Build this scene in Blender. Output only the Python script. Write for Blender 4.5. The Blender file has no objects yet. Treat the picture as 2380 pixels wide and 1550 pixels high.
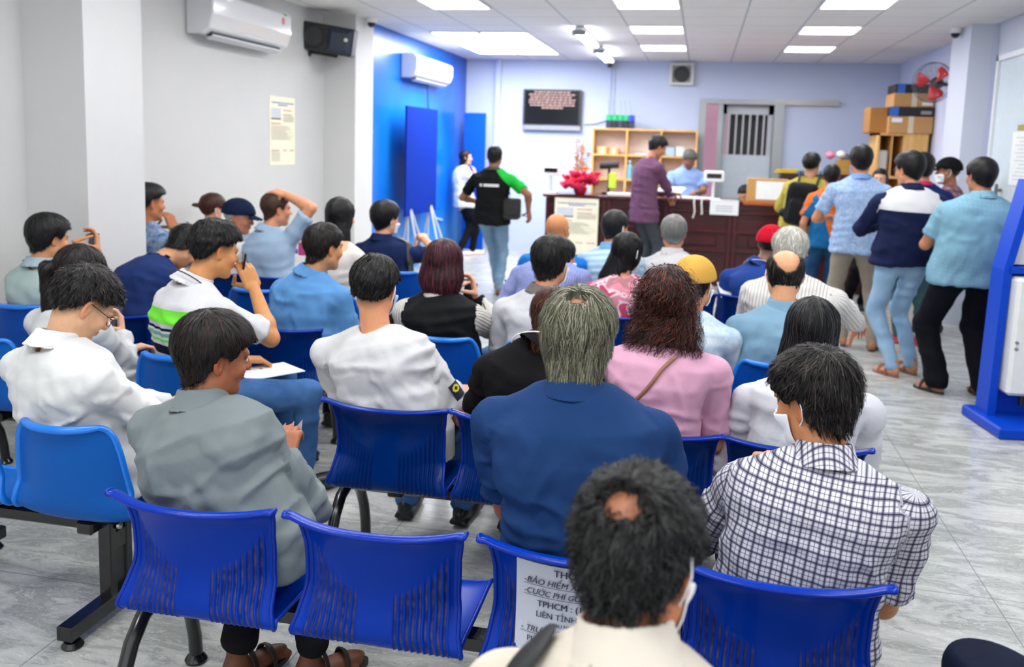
import bpy, math, random
import numpy as np
from mathutils import Vector, Matrix
SC = bpy.context.scene
COL = SC.collection
# ---------------------------------------------------------------- camera (frame 2380 x 1550)
FPX, PIT, YAW, ROL, CY, HC = 2065., .13, .2057, .031, 604., 1.68
CF = np.array([-math.sin(YAW)*math.cos(PIT), math.cos(YAW)*math.cos(PIT), -math.sin(PIT)])
_r0 = np.array([math.cos(YAW), math.sin(YAW), 0]); _u0 = np.cross(_r0, CF)
CR = math.cos(ROL)*_r0+math.sin(ROL)*_u0; CU = -math.sin(ROL)*_r0+math.cos(ROL)*_u0
CP = np.array([0, 0, HC])
cam = bpy.data.cameras.new('camera'); camo = bpy.data.objects.new('camera', cam); COL.objects.link(camo)
m = Matrix.Identity(4)
for i in range(3):
    m[i][0] = CR[i]; m[i][1] = CU[i]; m[i][2] = -CF[i]; m[i][3] = CP[i]
camo.matrix_world = m
cam.sensor_fit = 'HORIZONTAL'; cam.sensor_width = 36; cam.lens = FPX/2380*36
cam.shift_y = -(775-CY)/2380; cam.clip_start = .05; cam.clip_end = 60
cam.dof.use_dof = True; cam.dof.focus_distance = 2.7; cam.dof.aperture_fstop = cam.lens/1000/.011
SC.camera = camo
# ---------------------------------------------------------------- world, exposure
SC.view_settings.view_transform = 'Standard'; SC.view_settings.look = 'None'
SC.view_settings.gamma = 1; SC.view_settings.exposure = .86
W = bpy.data.worlds.new('world'); SC.world = W; W.use_nodes = True
W.node_tree.nodes['Background'].inputs[0].default_value = (.94, .97, 1, 1)
W.node_tree.nodes['Background'].inputs[1].default_value = .92
PANEL_E = 14.0
CEIL = 2.976
CY_ = SC.cycles; CY_.max_bounces = 7; CY_.diffuse_bounces = 4; CY_.glossy_bounces = 3; CY_.transmission_bounces = 4; CY_.use_adaptive_sampling = True; CY_.adaptive_threshold = .025

def at(px, py, Y):
    d = CF+CR*(px-1190)/FPX+CU*(CY-py)/FPX
    return CP+d*Y/d[1]
def atx(px, py, X):
    d = CF+CR*(px-1190)/FPX+CU*(CY-py)/FPX
    return CP+d*X/d[0]
def atz(px, py, Z):
    d = CF+CR*(px-1190)/FPX+CU*(CY-py)/FPX
    return CP+d*(Z-HC)/d[2]

# ---------------------------------------------------------------- objects
def tag(o, label=None, cat=None, group=None, kind=None):
    if label: o['label'] = label
    if cat: o['category'] = cat
    if group: o['group'] = group
    if kind: o['kind'] = kind
    return o
def empty(name, loc=(0, 0, 0), label=None, cat=None, group=None, rz=0):
    o = bpy.data.objects.new(name, None); COL.objects.link(o)
    o.location = loc; o.rotation_euler = (0, 0, rz); o.empty_display_size = .1
    return tag(o, label, cat, group)
def link(name, me, parent=None, loc=None):
    o = bpy.data.objects.new(name, me); COL.objects.link(o)
    if parent is not None: o.parent = parent
    if loc is not None: o.location = loc
    return o
def lin(c):
    if isinstance(c, str):
        c = [int(c[i:i+2], 16)/255 for i in (1, 3, 5)]
        return tuple(x/12.92 if x <= .04045 else ((x+.055)/1.055)**2.4 for x in c)
    return tuple(c)
# ---------------------------------------------------------------- materials
_M = {}
class NT:
    def __init__(s, name):
        s.m = bpy.data.materials.new(name); s.m.use_nodes = True
        s.t = s.m.node_tree; s.n = s.t.nodes; s.b = s.n['Principled BSDF']
    def new(s, typ, **k):
        x = s.n.new(typ)
        for a, v in k.items():
            if a.startswith('i_'): x.inputs[int(a[2:])].default_value = v
            else: setattr(x, a, v)
        return x
    def l(s, a, b): s.t.links.new(a, b)
    def math(s, op, a, b=None, c=None):
        x = s.new('ShaderNodeMath', operation=op)
        for i, v in enumerate((a, b, c)):
            if v is None: continue
            if isinstance(v, (int, float)): x.inputs[i].default_value = v
            else: s.l(v, x.inputs[i])
        return x.outputs[0]
    def mix(s, f, a, b):
        x = s.new('ShaderNodeMix', data_type='RGBA')
        for i, v in ((0, f), (6, a), (7, b)):
            if isinstance(v, (int, float)): x.inputs[i].default_value = v
            elif isinstance(v, (tuple, list)): x.inputs[i].default_value = (*v[:3], 1)
            else: s.l(v, x.inputs[i])
        return x.outputs[2]
    def attr(s, name): return s.new('ShaderNodeAttribute', attribute_name=name)
    def noise(s, scale, detail=3, vec=None, rough=.5, dist=0):
        x = s.new('ShaderNodeTexNoise'); x.inputs['Scale'].default_value = scale
        x.inputs['Detail'].default_value = detail; x.inputs['Roughness'].default_value = rough
        x.inputs['Distortion'].default_value = dist
        if vec is not None: s.l(vec, x.inputs['Vector'])
        return x.outputs['Fac']
    def ramp(s, fac, stops):
        x = s.new('ShaderNodeValToRGB'); cr = x.color_ramp
        while len(cr.elements) < len(stops): cr.elements.new(.5)
        for e, (p, c) in zip(cr.elements, stops): e.position = p; e.color = (*c[:3], 1)
        s.l(fac, x.inputs[0]); return x.outputs[0]
    def bump(s, h, st=.2, d=.01):
        x = s.new('ShaderNodeBump'); x.inputs['Strength'].default_value = st; x.inputs['Distance'].default_value = d
        s.l(h, x.inputs['Height']); s.l(x.outputs[0], s.b.inputs['Normal'])
    def obj(s, sc=None):
        x = s.new('ShaderNodeTexCoord').outputs['Object']
        if sc:
            mp = s.new('ShaderNodeMapping'); mp.inputs['Scale'].default_value = sc; s.l(x, mp.inputs[0]); x = mp.outputs[0]
        return x
    def setc(s, c):
        if isinstance(c, (tuple, list)): s.b.inputs['Base Color'].default_value = (*c[:3], 1)
        else: s.l(c, s.b.inputs['Base Color'])
    def p(s, rough=.5, metal=0, spec=None, coat=None):
        s.b.inputs['Roughness'].default_value = rough; s.b.inputs['Metallic'].default_value = metal
        if spec is not None: s.b.inputs['Specular IOR Level'].default_value = spec
        if coat: s.b.inputs['Coat Weight'].default_value = coat
        return s
def mat(color, rough=.5, metal=0, var=.06, scale=12, spec=None, coat=None, name=None):
    key = ('s', str(color), rough, metal, var, scale, spec, coat)
    if key in _M: return _M[key]
    t = NT(name or 'surface'); c = lin(color)
    f = t.noise(scale, 4, t.obj())
    t.setc(t.mix(f, tuple(x*(1-var) for x in c), tuple(min(1, x*(1+var)) for x in c)))
    t.p(rough, metal, spec, coat); _M[key] = t.m; return t.m
def emit(color, e):
    key = ('e', color, e)
    if key in _M: return _M[key]
    t = NT('glow'); c = lin(color); t.setc(c)
    t.b.inputs['Emission Color'].default_value = (*c, 1); t.b.inputs['Emission Strength'].default_value = e
    _M[key] = t.m; return t.m

# ---------------------------------------------------------------- hard-surface mesh builder
class MB:
    def __init__(s): s.v = []; s.f = []; s.mi = []
    def add(s, v, f, mi=0):
        o = len(s.v); s.v += [tuple(map(float, x)) for x in v]; s.f += [tuple(i+o for i in q) for q in f]; s.mi += [mi]*len(f)
        return s
    def box(s, lo, hi, mi=0, bev=0.0, M=None):
        lo = np.array(lo, float); hi = np.array(hi, float); c = (lo+hi)/2; h = (hi-lo)/2
        b = min(bev, *(h*.98)) if bev else 0
        if not b:
            v = [c+h*np.array(sg) for sg in ((-1,-1,-1),(1,-1,-1),(1,1,-1),(-1,1,-1),(-1,-1,1),(1,-1,1),(1,1,1),(-1,1,1))]
            f = [(0,3,2,1),(4,5,6,7),(0,1,5,4),(1,2,6,5),(2,3,7,6),(3,0,4,7)]
        else:
            v = []; idx = {}
            for sx in (-1, 1):
                for sy in (-1, 1):
                    for sz in (-1, 1):
                        sg = np.array((sx, sy, sz))
                        for a in range(3):
                            q = sg*(h-b); q[a] = sg[a]*h[a]; idx[(sx, sy, sz, a)] = len(v); v.append(c+q)
            f = []
            for a in range(3):
                o1, o2 = [(1, 2), (2, 0), (0, 1)][a]
                for sg in (-1, 1):
                    q = []
                    for (p1, p2) in ((-1,-1),(1,-1),(1,1),(-1,1)):
                        k = [0]*3; k[a] = sg; k[o1] = p1; k[o2] = p2; q.append(idx[(*k, a)])
                    f.append(tuple(q if sg > 0 else q[::-1]))
            for a in range(3):           # edges along axis a
                o1, o2 = [(1, 2), (2, 0), (0, 1)][a]
                for p1 in (-1, 1):
                    for p2 in (-1, 1):
                        k0 = [0]*3; k1 = [0]*3
                        k0[a] = -1; k1[a] = 1
                        for k in (k0, k1): k[o1] = p1; k[o2] = p2
                        q = [idx[(*k0, o1)], idx[(*k1, o1)], idx[(*k1, o2)], idx[(*k0, o2)]]
                        f.append(tuple(q if p1*p2 < 0 else q[::-1]))
            for sx in (-1, 1):
                for sy in (-1, 1):
                    for sz in (-1, 1):
                        q = [idx[(sx, sy, sz, a)] for a in range(3)]
                        f.append(tuple(q if sx*sy*sz > 0 else q[::-1]))
        if M is not None: v = [tuple(M @ Vector(x)) for x in v]
        return s.add(v, f, mi)
    def tube(s, pts, r, n=12, mi=0, caps=True, flat=1.0):
        pts = [np.array(p, float) for p in pts]; rs = r if isinstance(r, (list, tuple)) else [r]*len(pts)
        V = []; up = None
        for i, p in enumerate(pts):
            t = pts[min(i+1, len(pts)-1)]-pts[max(i-1, 0)]; t = t/np.linalg.norm(t)
            if up is None: up = np.array([0, 0, 1.]) if abs(t[2]) < .9 else np.array([0, 1., 0])
            a = np.cross(t, up); a /= np.linalg.norm(a); b = np.cross(a, t); up = b
            for k in range(n):
                th = 2*math.pi*k/n; V.append(p+rs[i]*(a*math.cos(th)+b*math.sin(th)*flat))
        F = []
        for i in range(len(pts)-1):
            for k in range(n):
                F.append((i*n+k, (i+1)*n+k, (i+1)*n+(k+1) % n, i*n+(k+1) % n))
        if caps: F.append(tuple(range(n))); F.append(tuple((len(pts)-1)*n+k for k in range(n))[::-1])
        return s.add(V, F, mi)
    def lathe(s, prof, c=(0, 0, 0), n=24, mi=0, axis=2):
        V = []; F = []
        for (r, z) in prof:
            for k in range(n):
                th = 2*math.pi*k/n; q = [r*math.cos(th), r*math.sin(th), z]
                if axis == 1: q = [q[0], q[2], -q[1]]
                if axis == 0: q = [q[2], q[0], q[1]]
                V.append(np.array(c)+q)
        for i in range(len(prof)-1):
            for k in range(n): F.append((i*n+k, i*n+(k+1) % n, (i+1)*n+(k+1) % n, (i+1)*n+k))
        F.append(tuple(range(n))[::-1]); F.append(tuple((len(prof)-1)*n+k for k in range(n)))
        return s.add(V, F, mi)
    def prism(s, poly, d0, d1, axis=1, mi=0):
        """poly: 2D points; extruded along axis from d0 to d1 (poly gives the two other axes in order)"""
        o = [a for a in range(3) if a != axis]; V = []
        for d in (d0, d1):
            for p in poly:
                q = [0]*3; q[axis] = d; q[o[0]] = p[0]; q[o[1]] = p[1]; V.append(q)
        n = len(poly); F = [tuple(range(n)), tuple(range(2*n-1, n-1, -1))]
        F += [(i, i+n, (i+1) % n+n, (i+1) % n) for i in range(n)]
        return s.add(V, F, mi)
    def build(s, name, mats, parent=None, smooth=False, loc=None, off=None):
        me = bpy.data.meshes.new(name)
        v = s.v if off is None else [tuple(np.array(x)-np.array(off)) for x in s.v]
        me.from_pydata(v, [], s.f)
        for mm in (mats if isinstance(mats, (list, tuple)) else [mats]): me.materials.append(mm)
        me.polygons.foreach_set('material_index', s.mi)
        if smooth: me.polygons.foreach_set('use_smooth', [True]*len(s.f)); 
        me.update()
        import bmesh
        bm = bmesh.new(); bm.from_mesh(me); bmesh.ops.recalc_face_normals(bm, faces=bm.faces); bm.to_mesh(me); bm.free()
        if smooth:
            try: me.set_sharp_from_angle(angle=math.radians(38))
            except Exception: pass
        return link(name, me, parent, loc)

def npmesh(name, V, F, mats, attrs=None, smooth=True, mi=None):
    me = bpy.data.meshes.new(name); V = np.asarray(V, np.float32); F = np.asarray(F, np.int32)
    n, k = F.shape
    me.vertices.add(len(V)); me.vertices.foreach_set('co', V.ravel())
    me.loops.add(n*k); me.loops.foreach_set('vertex_index', F.ravel())
    me.polygons.add(n); me.polygons.foreach_set('loop_start', np.arange(0, n*k, k, dtype=np.int32))
    try: me.polygons.foreach_set('loop_total', np.full(n, k, np.int32))
    except Exception: pass
    for mm in (mats if isinstance(mats, (list, tuple)) else [mats]): me.materials.append(mm)
    if mi is not None: me.polygons.foreach_set('material_index', np.asarray(mi, np.int32))
    me.update(calc_edges=True)
    if smooth: me.polygons.foreach_set('use_smooth', np.ones(n, bool))
    for a, (typ, d) in (attrs or {}).items():
        at_ = me.attributes.new(a, typ, 'POINT')
        d = np.asarray(d, np.float32)
        if typ == 'FLOAT_COLOR':
            if d.shape[1] == 3: d = np.concatenate([d, np.ones((len(d), 1), np.float32)], 1)
            at_.data.foreach_set('color', d.ravel())
        elif typ == 'FLOAT_VECTOR': at_.data.foreach_set('vector', d.ravel())
        else: at_.data.foreach_set('value', d.ravel())
    return me

# ---------------------------------------------------------------- implicit surfaces
f32 = np.float32
def A(*x): return np.array(x, f32)
def smin(a, b, k): h = np.clip(.5+.5*(b-a)/k, 0, 1); return b+(a-b)*h-k*h*(1-h)
def smax(a, b, k): return -smin(-a, -b, k)
def sph(P, c, r): return np.linalg.norm(P-np.asarray(c, f32), axis=1)-r
def cone(P, a, b, ra, rb):
    a = np.asarray(a, f32); ab = np.asarray(b, f32)-a; t = np.clip((P-a) @ ab/max(float(ab @ ab), 1e-9), 0, 1)
    return np.linalg.norm(P-a-t[:, None]*ab, axis=1)-(ra+(rb-ra)*t)
def ell(P, c, r):
    r = np.asarray(r, f32); q = P-np.asarray(c, f32)
    k0 = np.linalg.norm(q/r, axis=1); k1 = np.linalg.norm(q/(r*r), axis=1)
    return k0*(k0-1)/np.maximum(k1, 1e-6)
def rbox(P, c, h, r):
    q = np.abs(P-np.asarray(c, f32))-(np.asarray(h, f32)-r)
    return np.linalg.norm(np.maximum(q, 0), axis=1)+np.minimum(q.max(1), 0)-r
_rng = np.random.RandomState(5); _LAT = _rng.rand(32, 32, 32).astype(f32)*2-1
def vnoise(P):
    i = np.floor(P).astype(np.int64); f = (P-i).astype(f32); f = f*f*(3-2*f); i &= 31; j = (i+1) & 31
    x0, y0, z0 = i.T; x1, y1, z1 = j.T; fx, fy, fz = f.T
    def L(a, b, t): return a+(b-a)*t
    return L(L(L(_LAT[x0, y0, z0], _LAT[x1, y0, z0], fx), L(_LAT[x0, y1, z0], _LAT[x1, y1, z0], fx), fy),
             L(L(_LAT[x0, y0, z1], _LAT[x1, y0, z1], fx), L(_LAT[x0, y1, z1], _LAT[x1, y1, z1], fx), fy), fz)
_OFFS = np.array([(i, j, k) for i in range(8) for j in range(8) for k in range(8)], np.int32)
def nets(fn, lo, hi, h):
    lo = np.asarray(lo, f32)-2*h; hi = np.asarray(hi, f32)+2*h
    nb = np.ceil((hi-lo)/(8*h)).astype(int)+1
    bi = np.stack(np.meshgrid(*[np.arange(x) for x in nb], indexing='ij'), -1).reshape(-1, 3)
    bc = lo+(bi*8+3.5)*h
    d = fn(bc.astype(f32)); act = np.abs(d) < 8*h*.87*1.35+2*h
    V = np.repeat(np.repeat(np.repeat((np.where(d < 0, -1, 1)*1.).reshape(nb).astype(f32), 8, 0), 8, 1), 8, 2)
    ab = bi[act]
    if not len(ab): return np.zeros((0, 3), f32), np.zeros((0, 4), np.int32)
    idx = (ab[:, None, :]*8+_OFFS[None]).reshape(-1, 3)
    vals = np.concatenate([fn((lo+c*h).astype(f32)) for c in np.array_split(idx, max(1, len(idx)//200000))])
    V[idx[:, 0], idx[:, 1], idx[:, 2]] = vals
    s = V < 0
    c = s[:-1, :-1, :-1].astype(np.int8)
    tot = sum(s[a:s.shape[0]-1+a, b:s.shape[1]-1+b, g:s.shape[2]-1+g].astype(np.int8) for a in (0, 1) for b in (0, 1) for g in (0, 1))
    cell = np.argwhere((tot > 0) & (tot < 8))
    vid = np.full(tot.shape, -1, np.int32); vid[tuple(cell.T)] = np.arange(len(cell))
    corner = {(a, b, g): V[cell[:, 0]+a, cell[:, 1]+b, cell[:, 2]+g] for a in (0, 1) for b in (0, 1) for g in (0, 1)}
    acc = np.zeros((len(cell), 3), f32); cnt = np.zeros(len(cell), f32)
    for ax in range(3):
        for u in (0, 1):
            for w in (0, 1):
                k0 = [0, 0, 0]; o = [q for q in range(3) if q != ax]; k0[o[0]] = u; k0[o[1]] = w; k1 = list(k0); k1[ax] = 1
                a = corner[tuple(k0)]; b = corner[tuple(k1)]; mk = (a < 0) != (b < 0)
                t = np.where(mk, a/np.where(a-b == 0, 1, a-b), 0)
                q = np.tile(np.array(k0, f32), (len(cell), 1)); q[:, ax] = t
                acc += q*mk[:, None]; cnt += mk
    P = lo+(cell+acc/np.maximum(cnt, 1)[:, None])*h
    F = []
    for ax in range(3):
        o1, o2 = (ax+1) % 3, (ax+2) % 3
        sl0 = [slice(1, -1)]*3; sl1 = [slice(1, -1)]*3
        sl0[ax] = slice(0, s.shape[ax]-1); sl1[ax] = slice(1, s.shape[ax])
        a = s[tuple(sl0)]; b = s[tuple(sl1)]
        e = np.argwhere(a != b); inside = a[tuple(e.T)]
        e = e+np.array([0 if q == ax else 1 for q in range(3)])
        def cid(d1, d2):
            q = e.copy(); q[:, o1] -= d1; q[:, o2] -= d2; return vid[q[:, 0], q[:, 1], q[:, 2]]
        Q = np.stack([cid(1, 1), cid(0, 1), cid(0, 0), cid(1, 0)], 1)
        Q[~inside] = Q[~inside][:, ::-1]; F.append(Q)
    F = np.concatenate(F); F = F[(F >= 0).all(1)]
    return P.astype(f32), F
def vnormals(V, F):
    n = np.cross(V[F[:, 2]]-V[F[:, 0]], V[F[:, 3]]-V[F[:, 1]]); N = np.zeros_like(V)
    for k in range(4):
        for a in range(3): N[:, a] += np.bincount(F[:, k], n[:, a], len(V))
    return N/np.maximum(np.linalg.norm(N, axis=1), 1e-9)[:, None]
def grad(fn, P, e=.002):
    K = np.array([(1, -1, -1), (-1, -1, 1), (-1, 1, -1), (1, 1, 1)], f32)
    g = sum(k*fn(P+k*e)[:, None] for k in K); return g/np.maximum(np.linalg.norm(g, axis=1), 1e-9)[:, None]
def merge(parts):
    V = []; F = []; at_ = {}; o = 0
    for v, f, a in parts:
        if not len(v): continue
        V.append(v); F.append(f+o); o += len(v)
        for k, d in a.items(): at_.setdefault(k, []).append(d)
    return np.concatenate(V), np.concatenate(F), {k: np.concatenate(d) for k, d in at_.items()}
# ---------------------------------------------------------------- cloth, skin and hair materials
def skin_mat():
    if 'skin' in _M: return _M['skin']
    t = NT('skin'); c = t.attr('col').outputs['Color']
    f = t.noise(60, 3, t.obj()); g = t.math('MULTIPLY_ADD', f, .22, .89)
    mm = t.new('ShaderNodeVectorMath', operation='MULTIPLY'); t.l(c, mm.inputs[0]); t.l(g, mm.inputs[1])
    t.setc(mm.outputs[0]); t.p(.5, 0, .35); t.b.inputs['Subsurface Weight'].default_value = 0
    t.bump(t.noise(350, 2, t.obj()), .12, .002); _M['skin'] = t.m; return t.m
def hair_mat():
    if 'hair' in _M: return _M['hair']
    t = NT('hair'); t.setc(t.attr('col').outputs['Color']); t.p(.5, 0, .28); _M['hair'] = t.m; return t.m
def cloth(kind, *c, rough=.82, p=None):
    key = ('cloth', kind, str(c), rough, str(p))
    if key in _M: return _M[key]
    t = NT('cloth_'+kind); c = [tuple(v*.84 for v in lin(x)) for x in c]
    rc = t.attr('rc').outputs['Vector']; sx = t.new('ShaderNodeSeparateXYZ'); t.l(rc, sx.inputs[0])
    x, y = sx.outputs[0], sx.outputs[1]; arm = t.attr('arm').outputs['Fac']
    f = t.noise(9, 3, t.obj()); base = t.mix(f, tuple(v*.93 for v in c[0]), tuple(min(1, v*1.07) for v in c[0]))
    def lines(v, per, w, off=0.):
        q = t.math('FRACT', t.math('ADD', t.math('DIVIDE', v, per), off)); return t.math('LESS_THAN', q, w)
    if kind == 'plaid':
        per = .024
        for v in (x, y):
            base = t.mix(t.math('MULTIPLY', lines(v, per, .3), .6), base, c[1])
            base = t.mix(t.math('MULTIPLY', lines(v, per, .1, -.1), .85), base, c[2])
            base = t.mix(t.math('MULTIPLY', lines(v, per, .07, -.62), .75), base, c[2])
    elif kind == 'gingham':
        per = p or .008
        for v in (x, y): base = t.mix(t.math('MULTIPLY', lines(v, per, .5), .6), base, c[1])
    elif kind == 'hstripe':
        base = t.mix(lines(y, p or .03, .45), base, c[1])
    elif kind == 'vstripe':
        base = t.mix(lines(x, p or .016, .16), base, c[1])
    elif kind == 'bands':
        for (a, b, col) in p:
            g = t.math('MULTIPLY', t.math('GREATER_THAN', y, a), t.math('LESS_THAN', y, b))
            g = t.math('MULTIPLY', g, t.math('LESS_THAN', t.math('ABSOLUTE', arm), .5))
            base = t.mix(g, base, lin(col))
    elif kind == 'yoke':      # c1 above y=p on torso, c0 elsewhere
        g = t.math('MULTIPLY', t.math('GREATER_THAN', y, p), t.math('LESS_THAN', t.math('ABSOLUTE', arm), .5))
        base = t.mix(g, base, c[1])
    elif kind == 'rightgreen':
        g = t.math('GREATER_THAN', arm, .5)
        g2 = t.math('GREATER_THAN', t.math('ADD', x, t.math('MULTIPLY', t.math('SUBTRACT', y, .40), .9)), .13)
        base = t.mix(t.math('MAXIMUM', g, g2), base, c[1])
    elif kind == 'vest':      # sleeves striped
        s2 = t.mix(lines(x, .014, .2), c[1], c[2]); base = t.mix(t.math('GREATER_THAN', t.math('ABSOLUTE', arm), .5), base, s2)
    elif kind == 'duo':
        g = t.math('GREATER_THAN', t.math('ADD', x, t.math('MULTIPLY', y, .35)), .02)
        base = t.mix(g, base, c[1])
    elif kind == 'camo':
        base = t.ramp(t.noise(p or 9, 1.5, t.obj(), .4, .6), [(0, c[0]), (.42, c[0]), (.44, c[1]), (.5, c[1]), (.52, c[2]), (.57, c[2]), (.585, c[3]), (1, c[3])])
    elif kind == 'mottle':
        base = t.mix(t.ramp(t.noise(p or 40, 4, t.obj(), .7), [(.4, (0, 0, 0)), (.62, (1, 1, 1))]), base, c[1])
    elif kind == 'dots':
        vv = t.new('ShaderNodeTexVoronoi'); vv.inputs['Scale'].default_value = 1/(p or .03); vv.inputs['Randomness'].default_value = .15
        t.l(rc, vv.inputs['Vector']); base = t.mix(t.math('LESS_THAN', vv.outputs['Distance'], .13), base, c[1])
    elif kind == 'denim':
        base = t.ramp(t.noise(5, 5, t.obj(), .6), [(.3, c[0]), (.7, c[1])])
    t.setc(base); t.p(rough, 0, .12)
    w = t.noise(260, 2, t.obj()); w2 = t.noise(14, 4, t.obj(), .55, .8)
    t.bump(t.math('ADD', t.math('MULTIPLY', w, .12), w2), .35, .006)
    _M[key] = t.m; return t.m

# ---------------------------------------------------------------- people
def rz(a): c, s = math.cos(a), math.sin(a); return np.array([[c, -s, 0], [s, c, 0], [0, 0, 1]])
def headm(y, p, r):
    y, p, r = [math.radians(v) for v in (y, p, r)]
    Rx = np.array([[1, 0, 0], [0, math.cos(p), math.sin(p)], [0, -math.sin(p), math.cos(p)]])
    Ry = np.array([[math.cos(r), 0, math.sin(r)], [0, 1, 0], [-math.sin(r), 0, math.cos(r)]])
    return rz(y) @ Rx @ Ry
def mir(q): m_ = q.copy(); m_[:, 0] = np.abs(m_[:, 0]); return m_
def core(q):
    m_ = mir(q)
    d = smin(ell(q, (0, -.012, .026), (.076, .096, .086)), ell(q, (0, .024, -.036), (.061, .066, .083)), .035)
    d = smin(d, cone(m_, (.047, .006, -.062), (.012, .066, -.098), .024, .017), .03)
    return d
def headfn(q):
    m_ = mir(q); d = core(q)
    d = smin(d, cone(q, (0, .088, .008), (0, .104, -.026), .006, .0115), .012)
    d = smin(d, sph(m_, (.011, .096, -.030), .008), .008)
    d = smin(d, ell(m_, (.03, .08, .021), (.024, .010, .008)), .014)
    d = smax(d, -ell(m_, (.031, .104, .001), (.019, .014, .012)), .012)
    d = smin(d, sph(m_, (.031, .078, .001), .0125), .004)
    d = smin(d, ell(m_, (.042, .062, -.028), (.024, .022, .022)), .02)
    d = smin(d, ell(q, (0, .088, -.053), (.023, .010, .0055)), .007)
    d = smin(d, ell(q, (0, .087, -.063), (.019, .010, .006)), .007)
    d = smax(d, -ell(q, (0, .102, -.0578), (.022, .006, .0018)), .003)
    d = smin(d, sph(q, (0, .070, -.096), .017), .02)
    # ears
    e = m_-A(.079, -.008, -.006); e = e @ np.array([[.87, -.5, 0], [.5, .87, 0], [0, 0, 1]], f32)
    ear = ell(e, (0, 0, 0), (.0075, .018, .031)); ear = smin(ear, ell(e, (0, .004, -.024), (.007, .009, .011)), .008)
    ear = smax(ear, -ell(e, (.008, .003, .003), (.006, .010, .019)), .004)
    return smin(d, ear, .006)
HAIR_Y = [-.14, -.08, -.045, -.022, -.012, .0, .018, .026, .045, .07, .10]
HAIR_Z = dict(short=[-.088, -.088, -.06, -.03, .014, .02, .012, -.002, .04, .062, .068],
              fade=[-.058, -.058, -.025, .012, .034, .038, .038, .036, .050, .064, .070],
              bald=[-.08, -.078, -.06, -.03, .014, .02, .03, .04, .2, .3, .3],
              long=[-.14, -.14, -.12, -.12, -.12, -.10, -.08, -.06, .03, .066, .07],
              tied=[-.07, -.07, -.045, -.02, .012, .016, .012, .0, .03, .06, .066])
def ik(a, b, l1, l2, hint):
    a = np.array(a, float); b = np.array(b, float); d = b-a; L = np.linalg.norm(d); mx = (l1+l2)*.995
    if L > mx: b = a+d/L*mx; d = b-a; L = mx
    u = d/L; x = (L*L+l1*l1-l2*l2)/(2*L); h = math.sqrt(max(l1*l1-x*x, 0))
    n = np.array(hint, float); n = n-u*(n @ u); n /= np.linalg.norm(n)+1e-9
    return a+u*x+n*h, b
def handfn(P, w, f, dors, side, curl, s):
    f = f/np.linalg.norm(f); dors = dors-f*(dors @ f); dors /= np.linalg.norm(dors)+1e-9
    th = np.cross(f, dors)*side   # right hand (+1): thumb left of it when back of hand is up
    q = (P-w.astype(f32)) @ np.stack([-th, f, dors], 1).astype(f32)/s
    d = rbox(q, (0, .046, 0), (.038, .047, .0135), .012)
    for i, (x, y0, k) in enumerate(((.029, .088, .95), (.010, .092, 1.05), (-.010, .088, .98), (-.028, .078, .78))):
        a = np.array([x, y0, 0.]); an = 0.
        for j, (L, r0, r1) in enumerate(((.040, .0092, .0085), (.025, .0085, .0078), (.020, .0078, .0068))):
            an += math.radians(curl[j]+i*2); b = a+np.array([x*.12*(1 if j == 0 else 0), math.cos(an), -math.sin(an)])*L*k
            d = smin(d, cone(q, a, b, r0, r1), .004 if j else .007); a = b
    th1 = (.052, .050, -.016-.0002*curl[0]*20); d = smin(d, cone(q, (.022, .016, -.004), th1, .013, .0105), .012)
    return smin(d, cone(q, th1, (.050, .082, -.03), .0105, .0078), .004)*s
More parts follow.
